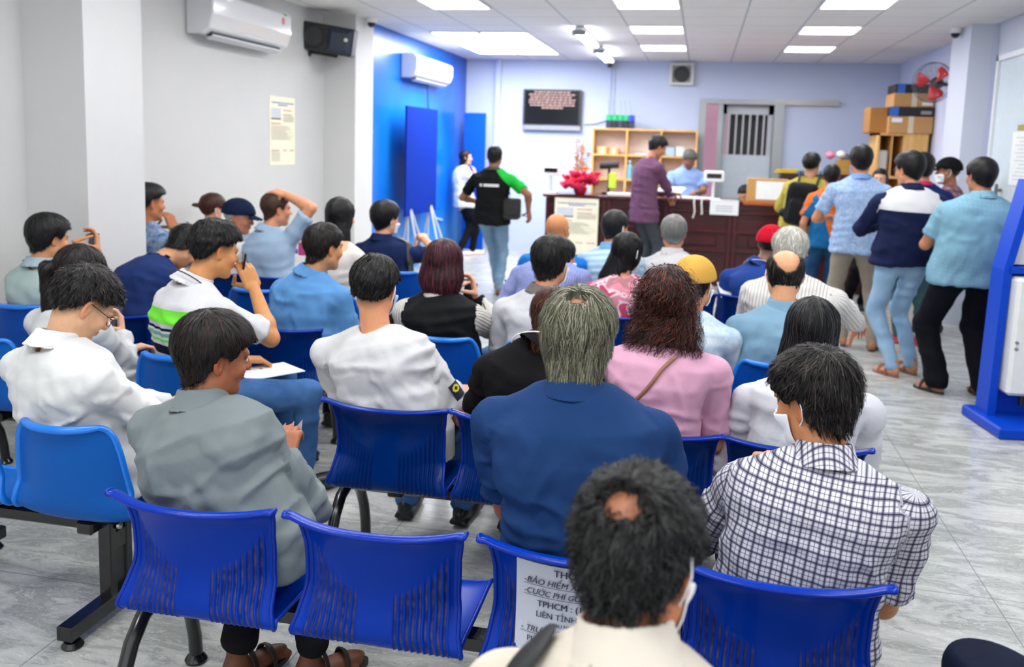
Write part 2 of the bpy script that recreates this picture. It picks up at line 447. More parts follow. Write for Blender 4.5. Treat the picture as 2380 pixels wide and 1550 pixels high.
def strands(fn, seeds, crown, n, steps, step, width, lift, down, curl, col, col2, rng, out=1., p2=.12, base=.001, kill=None, cs=0):
    crown = np.asarray(crown, f32); p = seeds[rng.randint(len(seeds), size=n)]+rng.randn(n, 3).astype(f32)*.002
    N = grad(fn, p); p = p-N*(fn(p)[:, None]-base)
    nz = rng.randn(n, 3).astype(f32); ph = rng.rand(n)*6.28; L = rng.rand(n)*.5+.65; pts = []; sd = []; dprev = None
    for k in range(steps):
        N = grad(fn, p); fl = (p-crown); fl[:, 2] *= .6; fl = fl/np.maximum(np.linalg.norm(fl, axis=1), 1e-4)[:, None]*out
        fl = fl+A(0, 0, -down)+nz*.22; d = fl-N*(N*fl).sum(1)[:, None]; d /= np.maximum(np.linalg.norm(d, axis=1), 1e-5)[:, None]
        if dprev is not None: d = d*.5+dprev*.5; d /= np.maximum(np.linalg.norm(d, axis=1), 1e-5)[:, None]
        dprev = d; s_ = np.cross(d, N); q = p.copy()
        if curl: q += s_*(np.sin(k*1.25+ph)*curl*min(1, max(0, k-cs)/2.5))[:, None]+N*(np.cos(k*1.25+ph)*curl*.7+curl*.5)[:, None]*min(1, max(0, k-cs)/2.5)
        pts.append(q); sd.append(s_); p = p+d*step*L[:, None]; N = grad(fn, p)
        p = p-N*(fn(p)-(base+lift*(k+1)*(.3+ph/6.28)))[:, None]
    pts = np.stack(pts, 1); sd = np.stack(sd, 1)
    if kill is not None:
        kl, keep, stop = kill; bad = stop(pts.reshape(-1, 3)).reshape(n, steps); bad = np.maximum.accumulate(bad, 1); first = np.where(bad.any(1), bad.argmax(1), steps)
        for k in range(1, steps): pts[:, k] = np.where((first <= k)[:, None], pts[:, k-1], pts[:, k])
        kp = (first > 0) & (~kl(pts.reshape(-1, 3)).reshape(n, steps).any(1) | (rng.rand(n) < keep)); pts = pts[kp]; sd = sd[kp]; n = len(pts)
    w = width*np.linspace(1, .25, steps)[None, :, None]*(.6+rng.rand(n, 1, 1)*.8)
    V = np.stack([pts-sd*w/2, pts+sd*w/2], 2).reshape(-1, 3)
    o = (np.arange(n)*steps*2)[:, None]+np.arange(steps-1)[None]*2
    F = np.stack([o, o+1, o+3, o+2], -1).reshape(-1, 4)
    c = np.where(rng.rand(n, 1) < p2, np.array(col2)[None], np.array(col)[None])*(.55+rng.rand(n, 1)*.95)
    return V.astype(f32), F, {'col': np.repeat(np.clip(c, 0, 1), steps*2, 0).astype(f32)}

SKIN = '#c98f68'
def person(name='person', label='', cat='person', H=None, hy=0, hp=5, hr=0, P=None, stand=False, ty=0, py=0, sw=.185, bulk=1.,
           belly=0., skin='#c08a66', hair=None, top=None, bottom=None, feet=None, hands=None, legs=None, mask=False, glasses=None,
           nb=None, group=None, fem=False, sc=1., q=1., bend=0.02, cap=None, hem=None, noleg=False, fold=1., collar=None, hl=.5):
    H = np.array(H, float); P = np.array(P, float); rng = np.random.RandomState(abs(hash(label)) % 9999 if False else len(label)*7+int(abs(H[0])*100))
    D = max(1.2, np.linalg.norm(H-CP)); O = np.array([P[0], P[1], 0.]); H = H-O; P = P-O
    rh = min(.0085, max(.0030, D*.00125))/q; rb = min(.016, max(.0068, D*.0026))/q
    M = headm(hy, hp, hr); Mh = headm(hy*.5+ty*.5, hp*.55, hr*.4); hs = sc*(.95 if fem else 1.)
    N = H+(Mh @ np.array([0, -.042, -.195]))*sc if nb is None else np.array(nb)-O
    N = N+np.array([0, 0, .048*sc])
    S1 = rz(math.radians(ty)) @ np.array([1., 0, 0]); S0 = rz(math.radians(py)) @ np.array([1., 0, 0])
    S1 = S1+np.array([0, 0, -math.tan(math.radians(hr*.2))]); S1 /= np.linalg.norm(S1)
    F1 = np.cross([0, 0, 1.], S1); F0 = np.cross([0, 0, 1.], S0)
    root = empty(name, O, label, cat, group)
    if len(label.split()) > 16: print('LONGLABEL', label)
    up = np.array([0, 0, 1.])
    # spine
    L0 = np.linalg.norm(N-P); C = P+(N-P)*.55-(F0+F1)/2*(.03+bend)+up*.03
    ts = np.linspace(0, 1, 25)[:, None]; B = (1-ts)**2*P+2*ts*(1-ts)*C+ts**2*N
    chord = (N-P)/L0; bt = (B-P) @ chord/L0
    def spine(t): return np.stack([np.interp(t, bt, B[:, i]) for i in range(3)], 1)
    ka = sw/.19*bulk
    TA = [-.6, -.3, 0, .2, .45, .7, .84, .93, 1.02]
    aw = np.array([.172, .176, .172, .16, .152, .166, .160, .105, .062]) if not fem else np.array([.18, .185, .175, .145, .135, .155, .15, .095, .052])
    bw = np.array([.125, .13, .128, .118+belly, .112+belly*.8, .118, .102, .078, .058])
    aw = aw*ka; bw = bw*(.5+.5*bulk)*(.95 if fem else 1)
    def tor(Pt, off=0., cap1=1.0, hemz=None):
        t = (Pt-P.astype(f32)) @ chord.astype(f32)/L0; tc = np.clip(t, -.7, 1.02)
        c = spine(np.clip(tc, 0, 1)).astype(f32); c = c+np.minimum(tc, 0)[:, None]*(np.array([0, 0, 1.])*L0)[None].astype(f32)
        w = np.clip(tc, 0, 1)[:, None]; S = (S0*(1-w)+S1*w); Fv = (F0*(1-w)+F1*w)
        dlt = Pt-c; u = (dlt*S).sum(1); v = (dlt*Fv).sum(1)
        a = np.interp(tc, TA, aw)+off; b = np.interp(tc, TA, bw)+off
        rho = ((np.abs(u)/a)**2.5+(np.abs(v)/b)**2.5)**(1/2.5); ln = np.sqrt(u*u+v*v)
        d = ln*(1-1/np.maximum(rho, 1e-3)); d = np.where(rho < .05, -b*.9, d)*.85
        d = smax(d, (t-cap1)*L0, .012)
        return d.astype(f32), u, v, tc
    Sh = {}; El = {}; Wr = {}
    hands = hands or {}
    for sd, nm in ((-1, 'L'), (1, 'R')):
        hd = hands.get(nm, {}); Sh[sd] = N+S1*sd*sw*sc+up*(-.105*sc+hd.get('shrug', 0))+F1*.012
        tgt = hd.get('to')
        if tgt is None: tgt = (P+F0*.27*sc+S0*sd*.085+up*.10) if not stand else Sh[sd]+S1*sd*.05-up*.50*sc+F1*.06
        else: tgt = np.array(tgt, float)-O
        hint = np.array(hd.get('hint', S1*sd*.55-F1*.5-up*.7)); El[sd], Wr[sd] = ik(Sh[sd], tgt, .285*sc, .245*sc, hint)
    # ---------------- top
    top = top or {}; sl = top.get('sleeve', 'short'); off = top.get('off', .012)
    def sleevefn(Pt, sd, o=0.):
        a, e, w = Sh[sd], El[sd], Wr[sd]; fr = {'short': .72, 'none': 0, 'long': 1., 'tee': .8}[sl] if isinstance(sl, str) else sl
        g = bulk**.5; e1 = a+(e-a)*fr
        d = cone(Pt, a, e1, (.055+o)*g, ((.056 if fr < 1 else .048)+o)*g)
        if fr < 1:
            ax = (e-a)/np.linalg.norm(e-a); d = smax(d, ((Pt-e1.astype(f32)) @ ax.astype(f32)), .006)
        else:
            w1 = e+(w-e)*.95; d = smin(d, cone(Pt, e, w1, (.047+o)*g, .036+o), .02)
            ax = (w-e)/np.linalg.norm(w-e); d = smax(d, ((Pt-w1.astype(f32)) @ ax.astype(f32)), .006)
        return d
    hemz = hem if hem is not None else (.455 if not stand else P[2]-.12)
    def topfn(Pt):
        d, u, v, t = tor(Pt, off, top.get('capt', 1.0))
        for sd in (-1, 1):
            tr = cone(Pt, N+up*.008+S1*sd*.025, Sh[sd]-S1*sd*.012-up*.004, .032, .043+off)
            d = smin(d, tr, .045)
            if sl != 'none': d = smin(d, sleevefn(Pt, sd, off*.3), .022)
        d = smax(d, -cone(Pt, N-up*.02, N+(H-N)*.6, .053*sc, .058*sc), .008)
        return smax(d, hemz-Pt[:, 2], .01)
    allp = [N, P]+[Sh[s] for s in Sh]+([El[s] for s in El] if sl != 'none' else [])+([Wr[s] for s in Wr] if sl == 'long' else [])
    lo = np.min(allp, 0)-.26*bulk; hi = np.max(allp, 0)+.2*bulk; lo[2] = hemz-.02; hi[2] = max(N[2]+.09, max(x[2] for x in allp)+.12)
    V, F = nets(topfn, lo, hi, rb)
    def armpar(V):
        best = None; n_ = len(V); arm = np.zeros(n_); X = np.zeros(n_); Y = np.zeros(n_)
        d0, u, v, t = tor(V, off); X[:] = u+np.sign(u)*0; Y[:] = t*L0
        dmin = np.abs(d0)
        if sl != 'none':
            for sd in (-1, 1):
                ds = np.abs(sleevefn(V, sd, off*.3)); a, e, w = [k.astype(f32) for k in (Sh[sd], El[sd], Wr[sd])]
                for (p0, p1, ofs) in ((a, e, 0), (e, w, np.linalg.norm(e-a))):
                    ax = (p1-p0)/np.linalg.norm(p1-p0); al = (V-p0) @ ax
                    dd = np.linalg.norm(V-p0-np.clip(al, 0, np.linalg.norm(p1-p0))[:, None]*ax, axis=1)
                    if ofs == 0: al0, dd0, ax0, p00 = al, dd, ax, p0; al_, ax_, p_ = al, ax, p0; sel = np.zeros(n_, bool)
                    else: sel = dd < dd0
                rf = np.cross(ax0, F1); rf = rf/(np.linalg.norm(rf)+1e-9); rg = np.cross(ax0, rf)
                th = np.arctan2((V-p00) @ rg, (V-p00) @ rf)
                out = (V-Sh[sd].astype(f32)) @ (S1*sd).astype(f32)
                use = (ds < dmin+.002) & ((out > -.025) | (V[:, 2] < Sh[sd][2]-.12) | (V[:, 2] > Sh[sd][2]+.1))
                Y2 = np.where(sel, np.linalg.norm(El[sd]-Sh[sd])+(V-e) @ ((w-e)/np.linalg.norm(w-e)), al0)
                X[use] = (th*.055+sd*.2)[use]; Y[use] = (L0*.9-Y2)[use]; arm[use] = sd; dmin = np.minimum(dmin, np.where(use, ds, dmin))
        return arm, X, Y, t
    if len(V):
        Nn = vnormals(V, F); arm, X, Y, t = armpar(V)
        amp = .015*fold*(1.15-.55*np.clip(t, 0, 1))
        so = rng.rand(3)*20
        q1 = np.stack([X*6+so[0]+V[:, 2]*3, Y*17+so[1]+.9*vnoise(V*4+so), np.full(len(V), so[2])+arm*3], 1).astype(f32)
        q2 = np.stack([X*15+so[1], Y*9+X*np.sign(X)*14+so[2], arm*5+so[0]], 1).astype(f32)
        r1 = 1-2*np.abs(vnoise(q1)); r2 = 1-2*np.abs(vnoise(q2))
        dsp = amp*(r1*.65+r2*.45-.45)+.003*fold*vnoise(V*28+so.astype(f32))
        dsp *= np.clip((L0-Y)*6+.15, .15, 1)
        if sl != 'none': dsp *= 1+.5*(arm != 0)
        V = V+Nn*np.clip(dsp, np.where(arm != 0, -.003, -.009), .010)[:, None]
        me = npmesh('shirt', V, F, top['m'], {'rc': ('FLOAT_VECTOR', np.stack([X, Y, t], 1)), 'arm': ('FLOAT', arm)})
        shirt = link(top.get('name', 'shirt'), me, root)
    else: shirt = root
    nd = (H+M @ np.array([0, -.02, -.07])*sc)-N; nd /= np.linalg.norm(nd)
    if collar:
        # turned-down collar band around the neck
        hgt = collar.get('h', .036)+.006; cd = nd; cc = N-up*.01; c1 = np.cross(S1, cd)
        nd2 = N+nd*.09; fl_ = collar.get('w', 1)
        def colfn(Pt):
            q_ = Pt-N.astype(f32); h = q_ @ (nd*.75+up*.25-F1*.15).astype(f32); ab = nd; t_ = q_ @ ab.astype(f32)
            r = np.linalg.norm(q_-np.outer(t_, ab).astype(f32), axis=1); R = .0595*sc*(.9 if fem else 1)+np.interp(h, [-.03, .0, hgt*.6, hgt], [.040, .019, .009, .004])*fl_
            d = np.abs(r-R)*.85-max(.0038, rb*.5); return smax(smax(d, h-hgt, .003), -h-.010, .004)
        Vc, Fc = nets(colfn, N-.14, N+.14, rb*.62)
        if len(Vc):
            me = npmesh('collar', Vc, Fc, collar['m'], {'rc': ('FLOAT_VECTOR', Vc), 'arm': ('FLOAT', np.zeros(len(Vc)))})
            co = link('collar', me, shirt if shirt is not root else root)
            if collar.get('trim'):
                ring = MB(); pts = []
                for k in range(33):
                    an = math.pi*(-.15+1.3*k/32)+math.pi; R = .0595*sc+.038
                    pts.append(N-cd*.002+up*.004+S1*math.cos(an)*R-c1*math.sin(an)*R+F1*.0)
                ring.tube(pts, .0028, 6, flat=1); ring.build('collar_stripe', mat(collar['trim'], .8), shirt, True)
    # ---------------- body: head, neck, arms, hands in one mesh
    sk = np.array(lin(skin)); parts = []
    Hf = H.astype(f32); Mf = M.astype(f32)
    nbq = ((N+(P-N)/L0*.05)-H) @ M/hs
    nr = .054 if not fem else .045
    def loc(Pt): return ((Pt-Hf) @ Mf/hs).astype(f32)
    def neck(q_): return cone(q_, (0, -.020, -.05), nbq, nr, nr*1.12)
    def hfn(Pt):
        q_ = loc(Pt); return smin(headfn(q_), neck(q_), .022)*hs
    def hcol(V):
        q_ = loc(V); m_ = mir(q_); c = np.tile(sk, (len(V), 1)); x, y, z = m_.T
        def blend(msk, col, f=1.):
            w_ = (msk*f)[:, None]; c[:] = c*(1-w_)+np.array(col)*w_
        blend(np.clip(1-np.abs((z-.0235-.10*(.03-np.abs(x-.03))*.3)/.0045), 0, 1)*(x > .012)*(x < .05)*(y > .06), sk*.12, .85)
        blend(((x/.024)**2+((z+.058)/.011)**2 < 1)*(y > .07)*1., sk*np.array([.95, .55, .5]), .7)
        e2 = ((x-.031)/.0125)**2+((z-.001)/.0058)**2 < 1; blend(e2*(y > .07)*1., (.75, .73, .70))
        e3 = ((x-.031)**2+(z-.001)**2 < .0056**2); blend(e3*(y > .07)*1., (.015, .01, .008))
        blend(((np.abs(((x-.031)/.0145)**2+((z-.003)/.0085)**2-1) < .3)*(z > .002)*(y > .06))*1., (.05, .03, .02), .8)
        blend(np.clip((x-.078)/.008, 0, 1)*(y < .02)*(y > -.04)*(z < .03)*(z > -.045), sk*np.array([1.1, .72, .62]), .75)
        blend(np.clip(1-((x-.045)**2+(z+.03)**2)/.0009, 0, 1)*(y > .03), sk*np.array([1.08, .78, .72]), .35)
        if hair and hair.get('style') in ('short', 'fade', 'bald', 'tied'):
            zl = np.interp(y, HAIR_Y, HAIR_Z[hair['style']]); fd = .045 if hair['style'] == 'fade' else .014
            blend(np.clip((z-zl+fd)/fd, 0, 1)*(y < .05)*(x < .079)*hair.get('stub', .8), np.array(lin(hair['c']))*1.5+sk*.04)
        return np.clip(c, 0, 1)
    lo = np.minimum(H-.155*sc, N-.07); hi = np.maximum(H+.155*sc, N+.07); V, F = nets(hfn, lo, hi, rh); parts.append((V, F, {'col': hcol(V)}))
    for sd, nm in ((-1, 'L'), (1, 'R')):
        hd = hands.get(nm, {}); a, e, w = Sh[sd], El[sd], Wr[sd]; fdir = np.array(hd.get('f', (w-e)+F0*.12), float)
        if hd.get('hide'): continue
        dors = np.array(hd.get('d', (0, 0, 1.)), float); curl = hd.get('curl', (28, 38, 25)); g = sc*(1 if not fem else .88)*(bulk**.3 if sl != 'long' else .8); full = True
        m1 = e+(w-e)*.28; hf_ = rh if hd.get('fine') else rb*.75
        def afn(Pt):
            d = cone(Pt, m1, w, .038*g, .0245*g); d = smin(d, cone(Pt, e, m1, .036*g, .039*g), .02)
            if full: d = smin(d, cone(Pt, a, e, .050*g, .038*g), .015)
            d = smin(d, handfn(Pt, w, fdir, dors, sd, curl, sc*(.9 if fem else 1)), .012)
            if not full: d = smax(d, -((Pt-(w-(w-e)*.2).astype(f32)) @ ((w-e)/np.linalg.norm(w-e)).astype(f32)), .005)
            return d
        pts_ = np.array([w-.12, w+.12]+([e-.05, e+.05, m1-.05, m1+.05] if full else [])+([a-.055, a+.055] if full else []))
        # the hand reaches about .2 m beyond the wrist
        tip = w+fdir/np.linalg.norm(fdir)*.19; lo, hi = np.minimum(pts_.min(0), tip-.06), np.maximum(pts_.max(0), tip+.06)
        V, F = nets(afn, lo, hi, min(hf_, .0058) if D < 7 else hf_)
        c = np.tile(sk, (len(V), 1)); tipd = np.linalg.norm(V-tip, axis=1); c = c*(1-(np.clip(1-tipd/.12, 0, 1)*.35)[:, None]*np.array([0, .35, .4])); parts.append((V, F, {'col': c}))
    if top.get('bare'):
        def cfn(Pt):
            d = tor(Pt, 0., 1.0)[0]
            for sd in (-1, 1): d = smin(d, cone(Pt, N+S1*sd*.03, Sh[sd], .034, .046), .04)
            return smax(d, (P[2]+.2)-Pt[:, 2], .01)
        V, F = nets(cfn, np.min([N, Sh[-1], Sh[1]], 0)-.2, np.max([N, Sh[-1], Sh[1]], 0)+.1, rb); parts.append((V, F, {'col': np.tile(sk, (len(V), 1))}))
    # ---------------- legs
    feet = feet or {'kind': 'shoe', 'c': '#15151a'}
    K = {}; An = {}; Fd = {}; Hp = {}
    for i, sd in enumerate((-1, 1)):
        Hp[sd] = P+S0*sd*.088*ka**.5+(np.array([0, 0, -.0]) if not stand else np.array([0, 0, -.02]))
        if stand:
            fp = np.array(legs[i][0], float)-O; fy = legs[i][1] if len(legs[i]) > 1 else py; fd = rz(math.radians(fy)) @ np.array([0, 1., 0])
            An[sd] = fp+up*.085; Hl = .43*sc; K[sd], _ = ik(Hp[sd], An[sd], Hl, np.linalg.norm(Hp[sd]-An[sd])*.52+.01, fd); Fd[sd] = fd
        elif legs:
            K[sd] = np.array(legs[i][0], float)-O; An[sd] = np.array(legs[i][1], float)-O
            Fd[sd] = rz(math.radians(legs[i][2] if len(legs[i]) > 2 else py)) @ np.array([0, 1., 0])
        else:
            fd = rz(math.radians(py-sd*5)) @ np.array([0, 1., 0]); K[sd] = Hp[sd]+fd*.42*sc+up*(-.02); An[sd] = K[sd]+fd*.02-up*(K[sd][2]-.095); Fd[sd] = fd
    if not noleg:
        br = bottom.get('r', 1.)
        def legfn(Pt):
            d = ell(Pt, P+(up*.02 if stand else -up*.01), (.165*ka, .118+belly*.5, .13 if stand else .10))
            for sd in (-1, 1):
                d = smin(d, cone(Pt, Hp[sd]-up*(.04 if stand else 0), K[sd], .088*br, .066*br), .03)
                d = smin(d, cone(Pt, K[sd], An[sd]+up*bottom.get('up', .0), .064*br, bottom.get('cuff', .052)*br), .03)
                d = smax(d, An[sd][2]-.045+bottom.get('up', 0)-Pt[:, 2]+0*d, .008) if abs(An[-1][2]-An[1][2]) < .03 else d
            return smax(d, Pt[:, 2]-(P[2]+(.14 if stand else .10)), .01)
        pp = np.array([P]+list(K.values())+list(An.values())); lo = pp.min(0)-.17; hi = pp.max(0)+.17; lo[2] = max(0.012, pp[:, 2].min()-.09)
        V, F = nets(legfn, lo, hi, rb*1.15)
        if len(V):
            Nn = vnormals(V, F); so = rng.rand(3)*20
            r1 = 1-2*np.abs(vnoise((V*np.array([7, 7, 13])+so).astype(f32))); r2 = vnoise((V*np.array([5, 5, 22])+so).astype(f32))
            V = V+Nn*(.008*(r1-.5)*1.+.004*r2)[:, None]; V[:, 2] = np.maximum(V[:, 2], .004)
            me = npmesh('trousers', V, F, bottom['m'], {'rc': ('FLOAT_VECTOR', V), 'arm': ('FLOAT', np.zeros(len(V)))}); link('trousers', me, root)
        for sd in (-1, 1):
            fr = Fd[sd]; sr = np.cross(fr, up); base = np.array([An[sd][0], An[sd][1], An[sd][2]-.085]) ; FM = np.stack([sr, fr, up], 1).astype(f32)
            def floc(Pt): return ((Pt-base.astype(f32)) @ FM/sc).astype(f32)
            lo = base-np.array([.25, .25, .02]); hi = base+np.array([.25, .25, .17])
            if feet['kind'] == 'shoe':
                def ffn(Pt):
                    q_ = floc(Pt); d = smin(ell(q_, (0, .10, .032), (.044, .115, .036)), ell(q_, (0, -.018, .048), (.036, .052, .052)), .03)
                    d = smin(d, rbox(q_, (0, .065, .012), (.043, .125, .013), .012), .01); return smax(d, .001-q_[:, 2], .004)
                V, F = nets(ffn, lo, hi, rb*.8); link('shoe', npmesh('shoe', V, F, mat(feet['c'], .35)), root)
            else:
                def ffn(Pt):
                    q_ = floc(Pt); d = smin(ell(q_, (0, .075, .034), (.036, .10, .026)), ell(q_, (0, -.018, .045), (.031, .045, .045)), .03)
                    d = smin(d, cone(q_, (0, -.012, .05), (0, -.012, .115), .031, .031), .02)
                    for i_, (x, r_, y_) in enumerate(((-.022*sd, .013, .165), (-.003*sd, .0095, .165), (.011*sd, .009, .155), (.023*sd, .0085, .145), (.034*sd, .008, .13))):
                        d = smin(d, cone(q_, (x*.8, y_-.05, .027), (x, y_, .020), .012, r_), .006)
                    return smax(d, .010-q_[:, 2], .004)
                V, F = nets(ffn, lo, hi, min(rb*.8, .0075)); parts.append((V, F, {'col': np.tile(sk*feet.get('dark', .85), (len(V), 1))}))
                sb = MB(); n_ = 28; prof = [(0.046*math.sin(2*math.pi*k/n_)*(1 if math.cos(2*math.pi*k/n_) > 0 else .78), .062+.125*math.cos(2*math.pi*k/n_)) for k in range(n_)]
                v_ = [base+FM.astype(float) @ np.array([p_[0], p_[1], z_]) for z_ in (.0, .016) for p_ in prof]
                sb.add(v_, [tuple(range(n_))[::-1], tuple(range(n_, 2*n_))]+[(k, (k+1) % n_, (k+1) % n_+n_, k+n_) for k in range(n_)])
                for y_, zt in ((.10, .066), (.03, .082)) if feet['kind'] == 'sandal' else ((.085, .066),):
                    sb.tube([base+FM.astype(float) @ np.array([.044*math.cos(a_), y_, .012+zt*math.sin(a_)*.92]) for a_ in np.linspace(0, math.pi, 13)], .004, 6, flat=3.)
                sb.build('sandal', mat(feet['c'], .6), root, True)
    Vb, Fb, at_ = merge(parts)
    link('body', npmesh('body', Vb, Fb, skin_mat(), {'col': ('FLOAT_COLOR', at_['col'])}), root)
    # ---------------- hair
    if hair:
        st = hair.get('style', 'short'); hc = np.array(lin(hair['c'])); hc2 = np.array(lin(hair.get('c2', hair['c']))); th = hair.get('t', .014)
        key = 'short' if st == 'long' and False else st; Zs = HAIR_Z[key]; Ry = rz(math.radians(hy)); dr = hair.get('drape')
        def hairfn(Pt, nz=True):
            q_ = loc(Pt); z = q_[:, 2]; y = q_[:, 1]
            tk = np.interp(z, [-.10, -.04, .02, .08], [.003, th*.45 if st == 'fade' else th*.7, th*.8, th])+hair.get('tt', 0)*np.clip((z-.04)/.07, 0, 1)+hair.get('tf', 0)*np.clip(y/.08, 0, 1)*np.clip(z/.06, 0, 1)
            d = smin(core(q_), neck(q_) if st in ('short', 'long') else core(q_), .02)-tk
            if st == 'long': d = smax(d, -.05-q_[:, 2]*0-.02-z-.06, .02)
            zl = np.interp(y, HAIR_Y, Zs); fr = hair.get('fringe', 0); zl = zl-fr*np.clip((y-.03)/.03, 0, 1)
            d = smax(d, (zl-z)*.75, .008)
            if hair.get('hole'):
                c_, r_ = hair['hole']; d = smax(d, r_-np.linalg.norm((q_-np.array(c_, f32))/np.array(hair.get('hs', (1, 1, 1)), f32), axis=1), .012)
            d = d*hs
            if dr:
                for (p0, p1, r0, r1, fl) in dr:
                    a_ = H+Ry @ np.array(p0); b_ = H+Ry @ np.array(p1)
                    ax = (b_-a_); Lx = np.linalg.norm(ax); ax = ax/Lx; fw = Ry @ np.array([0, 1., 0]); fw = fw-ax*(fw @ ax); fw /= np.linalg.norm(fw)
                    q2 = Pt-a_.astype(f32); k_ = (q2 @ fw.astype(f32)); q2 = q2+np.outer(k_*(1/fl-1), fw).astype(f32)
                    d = smin(d, cone(q2+a_.astype(f32), a_, b_, r0, r1)*min(1, fl*1.3), .02)
                if st == 'long': d = smax(d, -(core(q_)*hs+.004), .006); face = smax(np.maximum(.02-y, 0)*5, (np.abs(q_[:, 0])-.062), .01)
                if st == 'long':
                    fc = smax(smax(.028-y, np.abs(q_[:, 0])-.07, .01), z-.055, .01)
                    d = smax(d, -fc, .008)
            if nz: d = d+hair.get('lump', .0025)*vnoise(Pt*hair.get('lf', 55))+hair.get('lump', .0025)*.8*vnoise(q_*np.array([170, 170, 30], f32))
            return d.astype(f32)
        lo = H-.17; hi = H+.17
        if dr:
            for (p0, p1, r0, r1, fl) in dr:
                for p_ in (p0, p1): w_ = H+Ry @ np.array(p_); lo = np.minimum(lo, w_-max(r0, r1)-.02); hi = np.maximum(hi, w_+max(r0, r1)+.02)
        V, F = nets(hairfn, lo, hi, rh*1.15)
        c0 = hc*(.75+.5*(vnoise(V*np.array([90, 90, 14], f32))*.5+.5))[:, None]; hp_ = [(V, F, {'col': np.clip(c0, 0, 1)})]
        if D < 5.6 and not hair.get('nostr'):
            n = int(hair.get('n', 1)*np.interp(D, [1.3, 2.2, 3.5, 5.6], [6500, 4200, 2200, 700])); cr = H+M @ np.array(hair.get('crown', (0, -.045, .12)))*hs
            seeds = V[(F[:, 0])] if hair.get('n') is None else V
            fnn = lambda p_: hairfn(p_, True)
            def holek(p_):
                if not hair.get('hole'): return np.zeros(len(p_), bool)
                return np.linalg.norm((loc(p_)-np.array(hair['hole'][0], f32))/np.array(hair.get('hs', (1, 1, 1)), f32), axis=1) < hair['hole'][1]*.93
            def stopk(p_):
                q_ = loc(p_); x, y, z = np.abs(q_[:, 0]), q_[:, 1], q_[:, 2]
                if st == 'long': return (x < .062)*(y > .05)*(z < .05)
                ear = (x > .068)*(z < .016)*(y > -.032)*(y < .04)
                face = (y > .045)*(z < np.interp(y, HAIR_Y, Zs)-hair.get('fringe', 0)-.012)
                low = (z < np.interp(y, HAIR_Y, Zs)-.016) if not dr else np.zeros(len(z), bool)
                return ear | face | low
            hp_.append(strands(fnn, V, cr, n, hair.get('steps', 6), hair.get('step', .009), hair.get('w', .0022)*np.interp(D, [1.3, 5.6], [.8, 1.7]), hair.get('lift', .0007), hair.get('down', .55), hair.get('curl', 0), hc, hc2, rng, p2=hair.get('p2', .15), cs=hair.get('cs', 0), kill=(holek, hair.get('keep', .03), stopk)))
        V, F, a_ = merge(hp_); link('hair', npmesh('hair', V, F, hair_mat(), {'col': ('FLOAT_COLOR', a_['col'])}), root)
    if cap:
        def capfn(Pt):
            q_ = loc(Pt); d = core(q_)-.022; d = np.abs(d)-max(.004, rh*.8); zc = .018+.16*q_[:, 1] if not cap.get('back') else .03-.10*q_[:, 1]
            zc = zc*0+np.interp(q_[:, 1], [-.12, .1], [.0, .038])
            return smax(d, zc-q_[:, 2], .004)*hs
        V, F = nets(capfn, H-.15, H+.15, rh*1.2); co = link('cap', npmesh('cap', V, F, cap['m'], {'rc': ('FLOAT_VECTOR', V), 'arm': ('FLOAT', np.zeros(len(V)))}), root)
        yy = -1 if cap.get('back') else 1
        def brim(Pt):
            q_ = loc(Pt); q_ = q_.copy(); q_[:, 1] *= yy; zc = (.034 if yy > 0 else .004)-.22*(q_[:, 1]-.09)-2.6*q_[:, 0]**2
            d = np.abs(q_[:, 2]-zc)-max(.0022, rh*.75); r = np.sqrt((q_[:, 0]/.078)**2+((q_[:, 1]-.095)/.075)**2); return smax(smax(d, (r-1)*.06, .002), .075-q_[:, 1], .002)*hs
        if not cap.get('nobrim'): V, F = nets(brim, H-.21, H+.21, rh*1.1); V.size and link('cap_brim', npmesh('cap_brim', V, F, cap.get('bm', cap['m']), {'rc': ('FLOAT_VECTOR', V), 'arm': ('FLOAT', np.zeros(len(V)))}), co)
    def hw(p_): return H+M @ np.array(p_)*hs
    if mask:
        def mfn(Pt):
            q_ = loc(Pt); d = np.abs(headfn(q_)-.006)-max(.0016, rh*.65); d = smax(d, np.maximum(-.022+.25*(np.abs(q_[:, 0]))*0-0, 0)+q_[:, 2]+.022, .003)
            return smax(smax(d, -.105-q_[:, 2], .003), .034+.0*q_[:, 0]-q_[:, 1], .003)*hs
        V, F = nets(mfn, H-.13*sc, H+.13*sc, rh*.9); mk = link('face_mask', npmesh('face_mask', V, F, mat(mask if isinstance(mask, str) else '#eef2f6', .8)), root)
        for sd in (-1, 1):
            b = MB(); b.tube([hw(p_) for p_ in ((sd*.062, .036, -.035), (sd*.071, .012, -.004), (sd*.079, -.004, .022), (sd*.087, -.020, .018), (sd*.092, -.026, -.008), (sd*.084, -.018, -.034), (sd*.070, .006, -.055), (sd*.056, .036, -.085))], .0017 if D < 3 else .0026, 6)
            b.build('ear_loop', mat('#f4f4f4', .8), mk, True)
    if glasses:
        b = MB()
        for sd in (-1, 1):
            b.tube([hw((sd*(.032+.024*math.cos(a_)), .104-.010*abs(math.cos(a_)), -.002+.019*math.sin(a_))) for a_ in np.linspace(0, 2*math.pi, 21)], .0014, 6)
            b.tube([hw((sd*.056, .094, .006)), hw((sd*.076, .05, .008)), hw((sd*.082, -.004, .014)), hw((sd*.086, -.026, -.006))], .0014, 6)
        b.tube([hw((-.009, .106, .004)), hw((0, .109, .007)), hw((.009, .106, .004))], .0014, 6)
        b.build('glasses', mat(glasses, .3, .3), root, True)
    info = dict(O=O, H=H+O, N=N+O, P=P+O, Sh={k: v+O for k, v in Sh.items()}, El={k: v+O for k, v in El.items()}, Wr={k: v+O for k, v in Wr.items()}, topfn=lambda X: topfn((X-O).astype(f32)), S1=S1, F1=F1, M=M, hs=hs)
    return root, info
